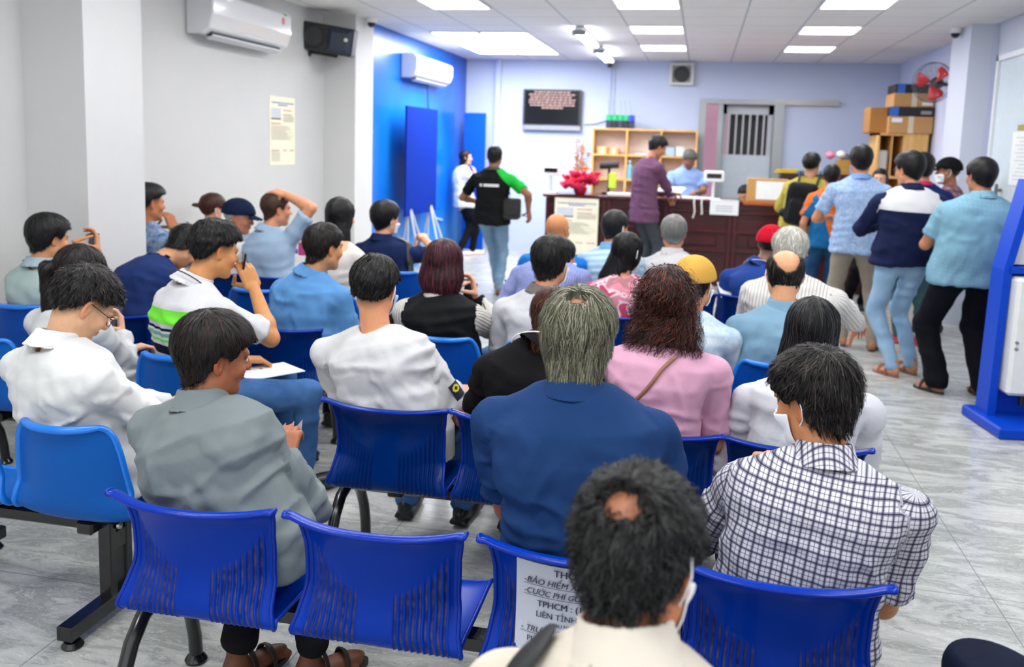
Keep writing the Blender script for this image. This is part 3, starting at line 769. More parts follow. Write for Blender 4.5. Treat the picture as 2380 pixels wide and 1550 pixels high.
def strap(info, a, b, side, w=.035, name='shoulder_bag', label='', cat='bag', col='#1b1b1e', off=.008, n=40, bag=None, front=True, arc=None):
    """a band hugging the shirt: from point a over the back to point b, at offset off"""
    a = np.array(a, float); b = np.array(b, float); T = np.linspace(0, 1, n)[:, None]
    p = (a*(1-T)+b*T).astype(f32)
    if arc is not None: p = p+(np.sin(T*math.pi)*np.array(arc)).astype(f32)
    fn = info['topfn']
    for _ in range(10): p = p-grad(fn, p, .01)*(fn(p)-off)[:, None]
    N = grad(fn, p, .015); k = np.ones(9)/9
    N = np.stack([np.convolve(np.pad(N[:, i], 4, 'edge'), k, 'valid') for i in range(3)], 1); p = np.stack([np.convolve(np.pad(p[:, i], 4, 'edge'), k, 'valid') for i in range(3)], 1)+N*.004
    t = np.gradient(p, axis=0); t /= np.linalg.norm(t, axis=1)[:, None]; s = np.cross(t, N); s /= np.linalg.norm(s, axis=1)[:, None]
    V = np.concatenate([p-s*w/2, p+s*w/2, p+s*w/2+N*.003, p-s*w/2+N*.003]); F = []
    for i in range(n-1):
        for c in range(4): F.append((c*n+i, c*n+i+1, ((c+1) % 4)*n+i+1, ((c+1) % 4)*n+i))
    root = empty(name, tuple(b), label, cat)
    o = link('strap', npmesh('strap', V-np.array(b), F, mat(col, .55)), root)
    if bag:
        m_ = MB(); m_.box(np.array(bag[0])-b, np.array(bag[1])-b, bev=.02); m_.build('bag_body', mat(col, .6), root, True)
        c0 = (np.array(bag[0])+np.array(bag[1]))/2-b; 
        m_ = MB(); m_.box(c0+[-.0, -.0, .0]-(np.array(bag[1])-np.array(bag[0]))*[.42, .56, .3], c0+(np.array(bag[1])-np.array(bag[0]))*[.42, 0, .15], bev=.01); m_.build('bag_pocket', mat(col, .7), root, True)
    return root
# ---------------------------------------------------------------- room shell
def wallmat(c, name='paint', rough=.6, gl=None):
    t = NT(name); c = lin(c); o = t.obj()
    f = t.noise(1.3, 5, o, .6); g = t.noise(40, 4, o)
    t.setc(t.mix(f, tuple(x*.94 for x in c), tuple(min(1, x*1.05) for x in c))); t.p(rough, 0, .4); t.bump(g, .08, .004); return t.m
WALLG = wallmat('#c9c9c8'); WALLB = wallmat('#b9c4dc'); PILL = wallmat('#d4d7dd')
def S(name, lo, hi, m_, parent=None):
    b = MB(); b.box(lo, hi); o = b.build(name, m_, parent); return tag(o, kind='structure') if parent is None else o
# floor: grey polished marble-look tiles
t = NT('marble_tile'); o = t.obj(); w = t.noise(1.6, 5, o, .55)
mp = t.new('ShaderNodeMapping'); mp.inputs['Scale'].default_value = (1.1, 3.2, 1); mp.inputs['Rotation'].default_value = (0, 0, .5); t.l(o, mp.inputs[0])
mw = t.new('ShaderNodeVectorMath', operation='ADD'); wn = t.new('ShaderNodeTexNoise'); wn.inputs['Scale'].default_value = 2.1; wn.inputs['Detail'].default_value = 4; t.l(mp.outputs[0], wn.inputs['Vector'])
sc_ = t.new('ShaderNodeVectorMath', operation='SCALE'); sc_.inputs['Scale'].default_value = .55; t.l(wn.outputs['Color'], sc_.inputs[0]); t.l(mp.outputs[0], mw.inputs[0]); t.l(sc_.outputs[0], mw.inputs[1])
n1 = t.noise(2.4, 7, mw.outputs[0], .62, 1.2); n2 = t.noise(5.5, 6, mw.outputs[0], .6, 2.0)
base = t.ramp(n1, [(.28, lin('#848681')), (.45, lin('#a6a8a4')), (.6, lin('#bbbcb8')), (.75, lin('#cacbc7'))])
v = t.math('ABSOLUTE', t.math('SUBTRACT', n2, .5)); vein = t.ramp(v, [(0, (1, 1, 1)), (.018, (0, 0, 0))])
base = t.mix(t.math('MULTIPLY', vein, .55), base, lin('#dedfdb'))
v2 = t.math('ABSOLUTE', t.math('SUBTRACT', n1, .47)); vein2 = t.ramp(v2, [(0, (1, 1, 1)), (.02, (0, 0, 0))]); base = t.mix(t.math('MULTIPLY', vein2, .4), base, lin('#6c6f6b'))
sx = t.new('ShaderNodeSeparateXYZ'); t.l(o, sx.inputs[0])
SEAMX = float(atz(2159, 1163, 0)[0])
def seam(v_, per, off):
    q = t.math('FRACT', t.math('ADD', t.math('DIVIDE', v_, per), 100-off/per)); q = t.math('MINIMUM', q, t.math('SUBTRACT', 1., q)); return t.math('LESS_THAN', q, .0022/per)
sm = t.math('MAXIMUM', seam(sx.outputs[0], .8, SEAMX), seam(sx.outputs[1], .8, .35))
base = t.mix(t.math('MULTIPLY', sm, .8), base, lin('#777975')); t.setc(base); t.p(.2, 0, .45)
S('floor', (-4.3, -2.6, -.1), (3.3, 14, 0), t.m)
# ceiling: 600 mm tiles in a T-bar grid
t = NT('ceiling_tiles'); o = t.obj(); sx = t.new('ShaderNodeSeparateXYZ'); t.l(o, sx.inputs[0])
gx = seam(sx.outputs[0], .6, -.863); gy = seam(sx.outputs[1], .6, 8.6)
def seamw(v_, per, off, wd):
    q = t.math('FRACT', t.math('ADD', t.math('DIVIDE', v_, per), 100-off/per)); q = t.math('MINIMUM', q, t.math('SUBTRACT', 1., q)); return t.math('LESS_THAN', q, wd/per)
c1 = lin('#e6e4e1'); b_ = t.mix(t.noise(1.2, 3, o), tuple(x*.94 for x in c1), tuple(x*1.06 for x in c1))
b_ = t.mix(t.math('MULTIPLY', seamw(sx.outputs[1], .6, 8.6, .010), .35), b_, lin('#6f7075'))
b_ = t.mix(t.math('MULTIPLY', seamw(sx.outputs[0], .6, -.863, .014), .8), b_, lin('#d5d8dc')); b_ = t.mix(t.math('MULTIPLY', seamw(sx.outputs[0], .6, -.863, .004), .9), b_, lin('#76787c'))
t.setc(b_); t.p(.7); S('ceiling', (-4.3, -.2, CEIL), (3.3, 14, CEIL+.1), t.m)
XL, XB, XR, YB = -4.0, -3.69, 2.70, 13.75
S('wall_left', (XL-.2, -2.6, 0), (XL, 9.55, CEIL), WALLG)
S('wall_right', (XR, 9.6, 0), (XR+.25, YB, CEIL), wallmat('#c6cce4'))
S('wall_right_front', (XR+.05, -2.6, 0), (XR+.3, 9.65, CEIL), wallmat('#ccd0dc'))
S('pillar_left', (XL, 4.68, 0), (-3.58, 5.24, CEIL), wallmat('#cccccc'))
S('pillar_centre', (XL, 9.03, 0), (-3.64, 9.55, CEIL), wallmat('#cfcfce'))
S('pillar_right', (2.5, 9.62, 0), (XR+.02, 10.3, CEIL), wallmat('#cdd2e0'))
# back wall with the doorway cut out
DX0, DX1, DZ = .0, 1.0, 2.36
b = MB(); b.box((XB-.2, YB, 0), (DX0, YB+.2, CEIL)); b.box((DX1, YB, 0), (XR+.2, YB+.2, CEIL)); b.box((DX0, YB, DZ), (DX1, YB+.2, CEIL))
tag(b.build('wall_back', WALLB), kind='structure')
S('wall_back_room', (-.6, YB+1.2, 0), (1.6, YB+1.3, CEIL), mat('#d29aa8', .7))
b = MB(); b.box((-3.2, YB-.08, 0), (-3.12, YB, CEIL)); tag(b.build('trim_back', WALLB), kind='structure')
# blue mural wall
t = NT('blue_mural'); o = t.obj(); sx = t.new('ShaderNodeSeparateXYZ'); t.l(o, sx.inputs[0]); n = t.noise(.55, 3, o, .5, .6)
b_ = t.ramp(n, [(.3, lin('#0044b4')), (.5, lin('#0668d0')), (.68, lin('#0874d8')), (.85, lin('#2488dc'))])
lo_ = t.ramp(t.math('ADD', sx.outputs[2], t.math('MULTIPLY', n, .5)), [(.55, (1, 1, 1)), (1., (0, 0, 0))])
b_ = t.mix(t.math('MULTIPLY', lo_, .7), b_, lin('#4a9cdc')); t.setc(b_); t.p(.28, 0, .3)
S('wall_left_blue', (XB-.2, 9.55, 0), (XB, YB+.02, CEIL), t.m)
# doorway: grey frame, sliding rail, grille leaf
GREYM = mat('#9aa0a2', .4, .3)
b = MB(); b.box((DX0-.08, YB-.05, 0), (DX0+.02, YB+.1, DZ)); b.box((DX1+.0, YB-.05, 0), (DX1+.14, YB+.1, DZ)); b.box((DX0-.08, YB-.05, DZ), (DX1+.14, YB+.1, DZ+.07)); b.box((DX0+.20, YB-.03, 0), (DX0+.27, YB+.06, DZ))
fr = tag(b.build('trim_1', GREYM), kind='structure')
b = MB(); b.box((DX1+.0, YB-.07, DZ+.03), (1.9, YB-.003, DZ+.075)); b.box((DX1+.14, YB-.06, DZ), (1.9, YB-.003, DZ+.03)); tag(b.build('trim_2', mat('#a9a9a4', .4, .3)), kind='structure')
dr = MB(); dr.box((DX0+.27, YB+.10, .0), (DX1, YB+.14, 1.62)); d_ = tag(dr.build('door_1', mat('#b9c4ce', .35)), kind='structure')
b = MB(); b.box((DX0+.27, YB+.09, .95), (DX1, YB+.15, 1.0)); b.box((DX0+.27, YB+.1, 1.62), (DX0+.33, YB+.14, DZ)); b.box((DX1-.07, YB+.1, 1.62), (DX1, YB+.14, DZ)); b.box((DX0+.27, YB+.1, 2.22), (DX1, YB+.14, DZ))
for k in range(1): pass
b.build('door_frame', mat('#b4b9c0', .4), d_)
for k in range(6):
    b = MB(); x = DX0+.36+k*.1; b.box((x, YB+.105, 1.62), (x+.022, YB+.128, 2.23)); b.build('grille_bar', mat('#b7bcbc', .4, .3), d_)
b = MB(); b.box((DX0+.38, YB+.35, 1.5), (DX1-.06, YB+.4, 2.25)); tag(b.build('window_1', mat('#2c2a30', .6)), kind='structure')
# ceiling light panels
LP = [(-.863, 8.0), (-.863, 9.8), (-.863, 11.6), (.937, 8.0), (.937, 9.8), (.937, 11.6), (-2.663, 8.0)]+[(-3.263+.6*i, 10.4+.6*j) for i in (0, 1) for j in range(4)]
LP += [(x, y) for x in (-2.663, -.863, .937) for y in (6.2, 4.4, 2.6, .8)]
pl = None
for k, (x, y) in enumerate(LP):
    if k < 15:
        lab = ('flush square ceiling light panel, one of eight forming a bright block near the blue wall' if k > 6 else
               ['ceiling light panel nearest the camera in the middle column', 'second ceiling light panel in the middle column', 'farthest small ceiling light panel in the middle column near the exhaust vent',
                'ceiling light panel nearest the camera in the right-hand column', 'second ceiling light panel in the right-hand column', 'farthest ceiling light panel in the right-hand column', 'ceiling light panel in the left-hand column cut by the top of the photo'][k])
    else: lab = 'white square ceiling light panel over the rows of chairs, beyond the top of the photo'
    g = 'ceiling light block by the blue wall' if 6 < k < 15 else ('ceiling panels over the seats' if k >= 15 else None)
    r = empty('ceiling_light', (x+.3, y+.3, CEIL), lab, 'ceiling light', g)
    gp = .012 if 6 < k < 15 else .028
    if pl is None:
        b = MB(); b.box((-.3+.028, -.3+.028, -.012), (.3-.028, .3-.028, -.004), bev=.003); dif = b.build('diffuser', emit('#ffffff', PANEL_E), r)
        b = MB()
        for (a, c) in (((-.295, -.295), (.295, -.275)), ((-.295, .275), (.295, .295)), ((-.295, -.275), (-.275, .275)), ((.275, -.275), (.295, .275))): b.box((*a, -.014), (*c, .0))
        frm = b.build('frame', mat('#e8eaec', .5), r); pl = (dif, frm)
    else:
        for q in pl:
            c = q.copy(); COL.objects.link(c); c.parent = r
            if q is pl[0] and gp < .02: c.scale = (1.05, 1.05, 1)
# fluorescent tubes on the ceiling
for k, (y0, y1) in enumerate(((9.85, 11.2), (11.75, 13.1))):
    r = empty('fluorescent_lamp', (-1.39, (y0+y1)/2, CEIL), ['bare double fluorescent tube lamp on the ceiling, nearer one', 'bare double fluorescent tube lamp on the ceiling, farther one near the back wall'][k], 'fluorescent lamp')
    h = (y1-y0)/2; b = MB(); b.box((-.05, -h, -.05), (.05, h, -.012), bev=.01); b.build('batten', mat('#f0f2f4', .4), r)
    for sx_ in (-.045, .045): b = MB(); b.tube([(sx_, -h+.03, -.075), (sx_, h-.03, -.075)], .016, 10); b.build('tube', emit('#f4f8ff', 9.), r, True)
    for yy in (-h, h-.02): b = MB(); b.box((-.075, yy, -.1), (.075, yy+.02, -.045), bev=.004); b.build('lamp_holder', mat('#8b8f94', .5), r)
def dome(p, lab):
    r = empty('security_camera', p, lab, 'security camera'); b = MB(); b.lathe([(.06, .03), (.06, 0), (.05, -.015), (.045, -.02)], n=20); b.build('base', mat('#e6e6e4', .4), r, True)
    b = MB(); b.lathe([(.045, -.018), (.043, -.035), (.034, -.055), (.015, -.068), (.003, -.07)], n=20); b.build('lens', mat('#0a0a0c', .1), r, True)
dome((-3.57, 9.3, CEIL-.03), 'dome security camera at the top of the centre-left pillar'); dome((2.44, 9.95, CEIL-.03), 'dome security camera at the top of the right pillar')
r = empty('security_camera', (-1.43, YB-.12, CEIL-.07), 'small dark security camera on the back wall below the fluorescent tubes', 'security camera')
b = MB(); b.tube([(0, .08, 0), (0, -.06, -.02)], .035, 12); b.build('camera_body', mat('#3a3d44', .4), r, True); b = MB(); b.box((-.02, .02, -.0), (.02, .12, .05)); b.build('bracket', mat('#cfd2d6'), r)
# ---------------------------------------------------------------- wall mounted things
def aircon(x, y0, y1, z, lab, depth, tall, side):
    r = empty('air_conditioner', (x, (y0+y1)/2, z), lab, 'air conditioner'); h = (y1-y0)/2; d = depth; t_ = tall
    prof = [(0, 0), (0, t_), (d*.75, t_), (d, t_*.86), (d, t_*.42), (d*.86, t_*.14), (d*.55, 0)]
    b = MB(); b.prism([(p[0], p[1]) for p in prof], -h, h, axis=1); o_ = b.build('casing', mat('#dfe1e3', .12, 0, .01, coat=.6), r)
    md = o_.modifiers.new('bevel', 'BEVEL'); md.width = .018; md.segments = 3; md.limit_method = 'ANGLE'
    b = MB(); M_ = None; b.add([(d*.60, -h*.86, .006), (d*.60, h*.86, .006), (d*.90, h*.86, t_*.19), (d*.90, -h*.86, t_*.19), (d*.62, -h*.86, .012), (d*.62, h*.86, .012), (d*.87, h*.86, t_*.19), (d*.87, -h*.86, t_*.19)], [(0, 1, 2, 3), (4, 7, 6, 5)]); 
    b = MB(); b.box((d*.52, -h*.86, -.008), (d*.70, h*.86, .05)); b.build('air_outlet', mat('#24262a', .6), r)
    b = MB(); b.add([(d*.50, -h*.85, -.034), (d*.50, h*.85, -.034), (d*.74, h*.85, -.006), (d*.74, -h*.85, -.006), (d*.50, -h*.85, -.026), (d*.50, h*.85, -.026), (d*.74, h*.85, .002), (d*.74, -h*.85, .002)], [(0, 1, 2, 3), (4, 7, 6, 5), (0, 4, 5, 1), (2, 6, 7, 3), (0, 3, 7, 4), (1, 5, 6, 2)]); b.build('louver', mat('#c9ccd0', .3), r)
    return r, d, h, t_
r, d, h, t_ = aircon(XL, 6.42, 7.78, 2.46, 'large white split air conditioner high on the left wall beside the black speaker', .24, .36, 1)
for (y, z, w, hh, c) in ((.48, .22, .05, .06, '#c23a3a'), (.52, .30, .05, .02, '#3f9a4a')):
    b = MB(); b.box((d, y, z), (d+.002, y+w, z+hh)); b.build('sticker', mat(c, .4), r)
b = MB(); b.add([(d+.001, -.45+dy, .30+dz) for dy, dz in ((0, .03), (.09, 0), (0, -.03), (-.09, 0))], [(0, 1, 2, 3)]); b.build('emblem', mat('#f8f8f8', .4), r)
r, d, h, t_ = aircon(XB, 10.62, 12.2, 2.45, 'white split air conditioner mounted on the blue wall', .22, .30, 1)
b = MB(); b.box((d, -.35, .19), (d+.002, -.05, .24)); b.build('sticker', mat('#a9dcae', .4), r)
b = MB(); b.tube([(.05, .15, 0), (.05, .2, -.3), (.03, .35, -.7)], .012, 8); b.build('drain_hose', mat('#0b4ea0', .5), r, True)
# speaker
r = empty('wall_speaker', (-3.80, 8.72, 2.68), 'black loudspeaker on a bracket beside the centre-left pillar', 'speaker'); r.rotation_euler = (math.radians(4), math.radians(8), math.radians(14))
b = MB(); b.box((-.26, -.13, -.14), (.26, .14, .14), bev=.015); b.build('cabinet', mat('#16171b', .45), r)
b = MB(); b.add([(-.0, -.135, -.12), (.24, -.135, -.12), (.24, -.135, .12), (-.0, -.135, .12), (.04, -.16, -.08), (.2, -.16, -.08), (.2, -.16, .08), (.04, -.16, .08)], [(0, 1, 5, 4), (1, 2, 6, 5), (2, 3, 7, 6), (3, 0, 4, 7), (4, 5, 6, 7)]); b.build('horn', mat('#1d2a3c', .35), r)
b = MB(); b.lathe([(.105, 0), (.1, -.012), (.08, .0), (.03, .01), (.004, .01)], c=(-.13, -.138, 0), n=24, axis=1); b.build('woofer', mat('#2a2b30', .5), r, True)
b = MB(); b.lathe([(.02, 0), (.016, -.012), (.002, -.012)], c=(.19, -.165, .02), n=14, axis=1); b.build('tweeter_dome', mat('#cfcfc0', .4), r, True)
b = MB(); b.box((-.22, -.04, -.20), (-.17, .03, -.14)); b.box((-.22, .0, -.17), (.1, .03, -.14)); b.box((-.2, .03, -.17), (-.12, .3, -.12)); b.build('bracket', mat('#101114', .5), r)
# posters: a cream sheet with blocks of unreadable print
def poster(name, org, ux, uz, n, w, h, lab, parent=None, cat='poster'):
    org, ux, uz, n = [np.array(v, float) for v in (org, ux, uz, n)]
    r = empty(name, org, lab, cat); rng = random.Random(3)
    def rect(b, x0, z0, x1, z1, d):
        b.add([ux*x0+uz*z0+n*d, ux*x1+uz*z0+n*d, ux*x1+uz*z1+n*d, ux*x0+uz*z1+n*d], [(0, 1, 2, 3)])
    b = MB(); b.add([ux*x+uz*z+n*d for d in (0, .002) for x, z in ((0, 0), (w, 0), (w, h), (0, h))], [(0, 3, 2, 1), (4, 5, 6, 7), (0, 1, 5, 4), (1, 2, 6, 5), (2, 3, 7, 6), (3, 0, 4, 7)]); b.build('sheet', mat('#efead0', .35), r)
    def words(x0, x1, z, hh, c, nm='printed_text'):
        b = MB(); x = x0
        while x < x1:
            q = min(x1, x+rng.uniform(.02, .07)*w); rect(b, x, z, q, z+hh, .0035); x = q+.012*w
        return b
    groups = {'#2b4fae': [], '#b02a33': [], '#8a8676': []}
    def put(c, x0, x1, z, hh): groups[c].append((x0*w, x1*w, z*h, hh*h))
    put('#2b4fae', .06, .94, .90, .016); put('#2b4fae', .32, .68, .868, .016)
    for z in (.80, .735): put('#b02a33', .52, .86, z, .012)
    put('#b02a33', .05, .42, .60, .012)
    for k in range(7): put('#8a8676', .52, .95, .715-.013*k, .005)
    for k in range(15): put('#8a8676', .05, .6+.35*rng.random(), .57-.014*k, .005)
    put('#b02a33', .06, .38, .21, .012); put('#b02a33', .5, .68, .21, .012); put('#b02a33', .76, .94, .21, .012)
    for k in range(10): put('#8a8676', .06, .40, .185-.014*k, .005)
    for c, L in groups.items():
        b = MB()
        for (x0, x1, z, hh) in L:
            q = words(x0, x1, z, hh, c); b.add(q.v, q.f)
        b.build('printed_text', mat(c, .6), r)
    b = MB(); rect(b, .05*w, .69*h, .43*w, .83*h, .003); b.build('picture', mat('#c9ccd2', .5), r)
    b = MB(); rect(b, .05*w, .665*h, .43*w, .685*h, .003); b.build('picture_bar', mat('#2e2f36', .5), r)
poster('wall_poster', (XL+.001, 7.80, 1.405), (0, 1, 0), (0, 0, 1), (1, 0, 0), .53, .655, 'tall cream information poster taped to the left wall')
# television
r = empty('television', (-2.30, YB-.06, 2.21), 'flat television on the back wall showing lines of pale text', 'television')
b = MB(); b.box((-.455, -.03, -.305), (.455, .05, .315), bev=.012); b.build('casing', mat('#3f4247', .3), r)
b = MB(); b.box((-.425, -.034, -.215), (.425, -.029, .295)); b.build('screen', mat('#0d1018', .12), r)
b = MB(); b.box((-.455, -.036, -.305), (.455, -.028, -.235), bev=.003); b.build('bottom_bezel', mat('#a4a8b0', .25, .4), r)
b = MB(); rng = random.Random(8)
for k, (a, c) in enumerate(((-.28, .28), (-.36, .36), (-.34, .3), (-.36, .36), (-.36, .35), (-.34, .36), (-.16, .18))):
    z = .262-k*.040; x = a
    while x < c: q = min(c, x+rng.uniform(.03, .08)); b.add([(x, -.0355, z), (q, -.0355, z), (q, -.0355, z+.026), (x, -.0355, z+.018)], [(0, 1, 2, 3)]); x = q+.01
b.build('screen_text', emit('#a08078', .22), r)
# exhaust fan in the back wall
r = empty('exhaust_fan', (-.365, YB-.02, 2.785), 'square white exhaust fan high on the back wall', 'exhaust fan')
b = MB()
for (a, c) in (((-.18, -.165), (.18, -.125)), ((-.18, .125), (.18, .165)), ((-.18, -.125), (-.135, .125)), ((.135, -.125), (.18, .125))): b.box((a[0], -.06, a[1]), (c[0], .018, c[1]), bev=.004)
b.build('frame', mat('#c8cac6', .5), r)
b = MB(); b.box((-.135, -.01, -.125), (.135, .0, .125)); b.build('backing', mat('#9fa09a', .6), r); b = MB(); b.lathe([(.118, 0), (.118, -.02), (.11, -.022), (.03, -.018), (.002, -.018)], c=(0, -.01, 0), n=28, axis=1); b.build('fan_disc', mat('#2c302c', .6), r, True)
# ---------------------------------------------------------------- blue boards
r = empty('display_board', (-3.50, 10.93, 0), 'tall dark blue display board standing on white tripod legs before the blue wall', 'display board')
b = MB(); b.box((-.012, -.635, .755), (.012, .635, 2.095), bev=.004); b.build('board', mat('#082c94', .7, spec=.05), r)
for sy_ in (-1, 1):
    b = MB()
    for q in ((.26, -.2), (.26, .2), (-.12, 0)): b.tube([(-.02, sy_*.42, .9), (-.02+q[0], sy_*.42+q[1], 0.01)], .014, 8)
    b.tube([(-.03, sy_*.42, .25), (-.03, sy_*.42, 1.6)], .014, 8); b.build('easel_leg', mat('#c5ccd4', .4), r, True)
r = empty('partition_panel', (-3.43, 13.35, 0), 'plain blue upright panel behind the woman in the corner', 'panel'); b = MB(); b.box((-.17, -.02, .0), (.17, .02, 2.13), bev=.005); b.build('panel', mat('#0850bc', .6, spec=.1), r)
b = MB(); b.box((-.2, -.12, 0), (.2, .12, .03), bev=.005); b.build('base', mat('#b8bec6', .5), r)
r = empty('painted_hose', (XB+.016, 11.9, 1.2), 'thin white curved line drawn on the blue wall beside the board', 'wall graphic'); b = MB()
b.tube([(0, .06, .40), (0, .05, .2), (0, .0, 0), (0, -.05, -.25), (0, 0, -.45), (0, .25, -.6), (0, .6, -.66)], .012, 6, flat=1); b.tube([(0, .06, .4), (0, .12, .1), (0, .16, -.2)], .008, 6); b.build('curve', mat('#bfe0fa', .4), r, True)
# ---------------------------------------------------------------- reception counter
DW = NT('dark_red_wood'); o = DW.obj((1, 1, 6)); n = DW.noise(3, 6, o, .6, 1.); DW.setc(DW.ramp(n, [(.3, lin('#2c080c')), (.7, lin('#4c0f16'))])); DW.p(.3, 0, .5); DWm = DW.m
LW = NT('light_pine'); o = LW.obj((8, 8, 1)); n = LW.noise(2.2, 5, o, .6, .6); LW.setc(LW.ramp(n, [(.3, lin('#c9984f')), (.7, lin('#e2b873'))])); LW.p(.5); LWm = LW.m
YC = 11.2; CH = 1.07
r = empty('reception_counter', (0, YC, 0), 'long dark red wooden reception counter with panelled front', 'counter')
b = MB(); b.box((-1.92, .04, .0), (1.96, .6, CH-.04)); b.build('body', DWm, r)
b = MB(); b.box((-1.96, -.02, CH-.045), (.52, .64, CH), bev=.01); b.build('top', mat('#4a1218', .2, coat=.5), r); b = MB(); b.box((.52, -.02, CH-.045), (1.98, .64, CH), bev=.01); b.build('side_top', mat('#a0562e', .3), r)
for k in range(5):
    x0 = -1.92+k*.776; b = MB()
    for (a, c) in (((x0, .0), (x0+.06, CH-.05)), ((x0+.716, .0), (x0+.776, CH-.05))): b.box((a[0], .0, a[1]), (c[0], .045, c[1]), bev=.006)
    for z in (.02, .42, .66, .90): b.box((x0+.05, .008, z), (x0+.73, .045, z+.05), bev=.008)
    b.box((x0+.2, .02, .5), (x0+.6, .045, .62), bev=.01); b.build('front_panel', DWm, r)
poster('counter_poster', (-1.80, YC-.006, .30), (1, 0, 0), (0, 0, 1), (0, -1, 0), .56, .72, 'cream information poster taped to the front of the counter')
def sheet(name, c, w, d, yaw, lab, h=.004, parent=None, cat='paper', col='#e9ebee', n=1, tilt=0):
    r = empty(name, c, lab, cat, rz=math.radians(yaw)); r.rotation_euler[0] = math.radians(tilt); b = MB()
    rg = random.Random(int(abs(c[0])*77)); 
    for k in range(n): dx, dy = rg.uniform(-.01, .01), rg.uniform(-.01, .01); b.box((-w/2+dx, -d/2+dy, k*h), (w/2+dx, d/2+dy, k*h+h*.9))
    b.build('sheets', mat(col, .7), r); return r
# wood pigeonhole shelf behind the counter
YS = 13.45
r = empty('pigeonhole_shelf', (0, YS, 0), 'open light wood pigeonhole shelf standing against the back wall', 'shelf')
b = MB(); xs = (-1.60, -1.10, -.60, -.09); zs = (.05, .55, 1.20, 1.56, 1.94)
for x in xs: b.box((x-.015, -.15, 0), (x+.015, .15, 1.955))
b.build('side_panels', LWm, r)
for z in zs: b = MB(); b.box((-1.615, -.152, z-.014), (-.075, .152, z+.014)); b.build('shelf_board', LWm, r)
b = MB(); b.box((-1.6, .148, 0), (-.09, .155, 1.94)); b.build('back_panel', mat('#e6d5cc', .6), r)
def carton(c, s, lab, yaw=0, col='#b98b55', tape=True, name='cardboard_box', extra=None, group=None):
    r = empty(name, c, lab, 'box', group, rz=math.radians(yaw)); b = MB(); b.box((-s[0]/2, -s[1]/2, 0), (s[0]/2, s[1]/2, s[2]), bev=.004); b.build('carton', mat(col, .75), r)
    if tape: b = MB(); b.box((-.03, -s[1]/2-.002, 0), (.03, s[1]/2+.002, s[2]+.002)); b.build('tape', mat('#cfc3a8', .3), r)
    for (x0, z0, x1, z1, cc, nm) in extra or []: b = MB(); b.box((x0, -s[1]/2-.004, z0), (x1, -s[1]/2-.001, z1)); b.build(nm, mat(cc, .6), r)
    return r
carton((-1.46, YS-.02, 1.574), (.15, .2, .10), 'small brown carton on the left of the middle shelf board', col='#cfa262'); carton((-1.29, YS-.02, 1.574), (.15, .2, .09), 'small brown carton right of another on the middle shelf board', col='#c59a5b')
sheet('paper_stack', (-.85, YS, 1.574), .26, .2, 3, 'low stack of papers on the middle board of the pigeonhole shelf', n=6)
r = empty('binder_box', (-.40, YS-.05, 1.574), 'pale blue storage box on the right of the pigeonhole shelf', 'box'); b = MB(); b.box((-.12, -.08, 0), (.0, .08, .12), bev=.006); b.build('box_body', mat('#9fc0d8', .5), r); b = MB(); b.box((.02, -.08, 0), (.14, .08, .14), bev=.006); b.build('second_box', mat('#c8d0d4', .5), r)
r = empty('bottle', (-1.05, YS-.08, 1.214), 'light blue bottle standing on the lower shelf board beside the man in purple', 'bottle'); b = MB(); b.lathe([(.05, 0), (.052, .02), (.052, .18), (.02, .22), (.02, .25)], n=16); b.build('bottle_body', mat('#8ac4dc', .3), r, True)
b = MB(); b.lathe([(.022, .25), (.022, .28), (.002, .28)], n=12); b.build('bottle_cap', mat('#e8eef2', .3), r, True)
# router rack
r = empty('sim_router_rack', (-1.22, YS, 1.954), 'rack of black routers with green tops and thin aerials on the shelf', 'router'); rg = random.Random(4)
for k in range(5):
    x = -.17+k*.085; b = MB(); b.box((x-.04, -.06, 0), (x+.04, .06, .11), bev=.005); b.build('router_body', mat('#20242e' if k % 2 else '#2a3350', .4), r)
    b = MB(); b.box((x-.038, -.062, .11), (x+.038, .05, .20), bev=.008); b.build('green_cover', mat('#27b070' if k < 4 else '#2548c8', .4), r); b = MB(); b.tube([(x, .05, .15), (x+rg.uniform(-.06, .06), .05, .42)], .004, 6); b.build('aerial', mat('#9aa0aa', .4), r)
# black lamp / webcams behind flowers
r = empty('document_camera', (-1.17, YC+.42, CH), 'black desk cameras on a stand behind the red flowers', 'camera'); b = MB(); b.lathe([(.09, 0), (.09, .02), (.02, .03)], n=18); b.tube([(0, 0, .02), (0, 0, .35)], .018, 8); b.build('stand', mat('#1a1b1f', .4), r, True)
b = MB(); b.tube([(-.12, 0, .36), (.12, -.02, .38)], .045, 12); b.build('camera_head', mat('#202226', .35), r, True); b = MB(); b.box((.0, -.06, .06), (.1, .02, .28), bev=.02); b.build('reflective_strap', mat('#c3dc3c', .5), r)
# customer displays
def display(c, lab, yaw=0, s=1.):
    r = empty('customer_display', c, lab, 'display screen', rz=math.radians(yaw)); b = MB(); b.box((-.09, -.07, 0), (.09, .07, .015), bev=.004); b.build('base', mat('#d8dade', .4), r)
    b = MB(); b.tube([(0, 0, .01), (0, 0, .24)], .018, 10); b.build('pole', mat('#c9cbd0', .4), r, True); b = MB(); b.box((-.115*s, -.03, .22), (.115*s, .03, .22+.13*s), bev=.015); b.build('housing', mat('#e3e5e8', .35), r)
    b = MB(); b.box((-.085*s, -.033, .22+.04*s), (.085*s, -.029, .22+.095*s)); b.build('screen', mat('#1c0d12', .2), r)
p_ = at(1290, 400, YC+.15); display((p_[0]-.05, YC+.15, CH), 'small white customer display on a pole at the left end of the counter')
p_ = at(1660, 405, YC+.12); display((p_[0], YC+.12, CH), 'small white customer display on a pole in the middle of the counter', 4, 1.05)
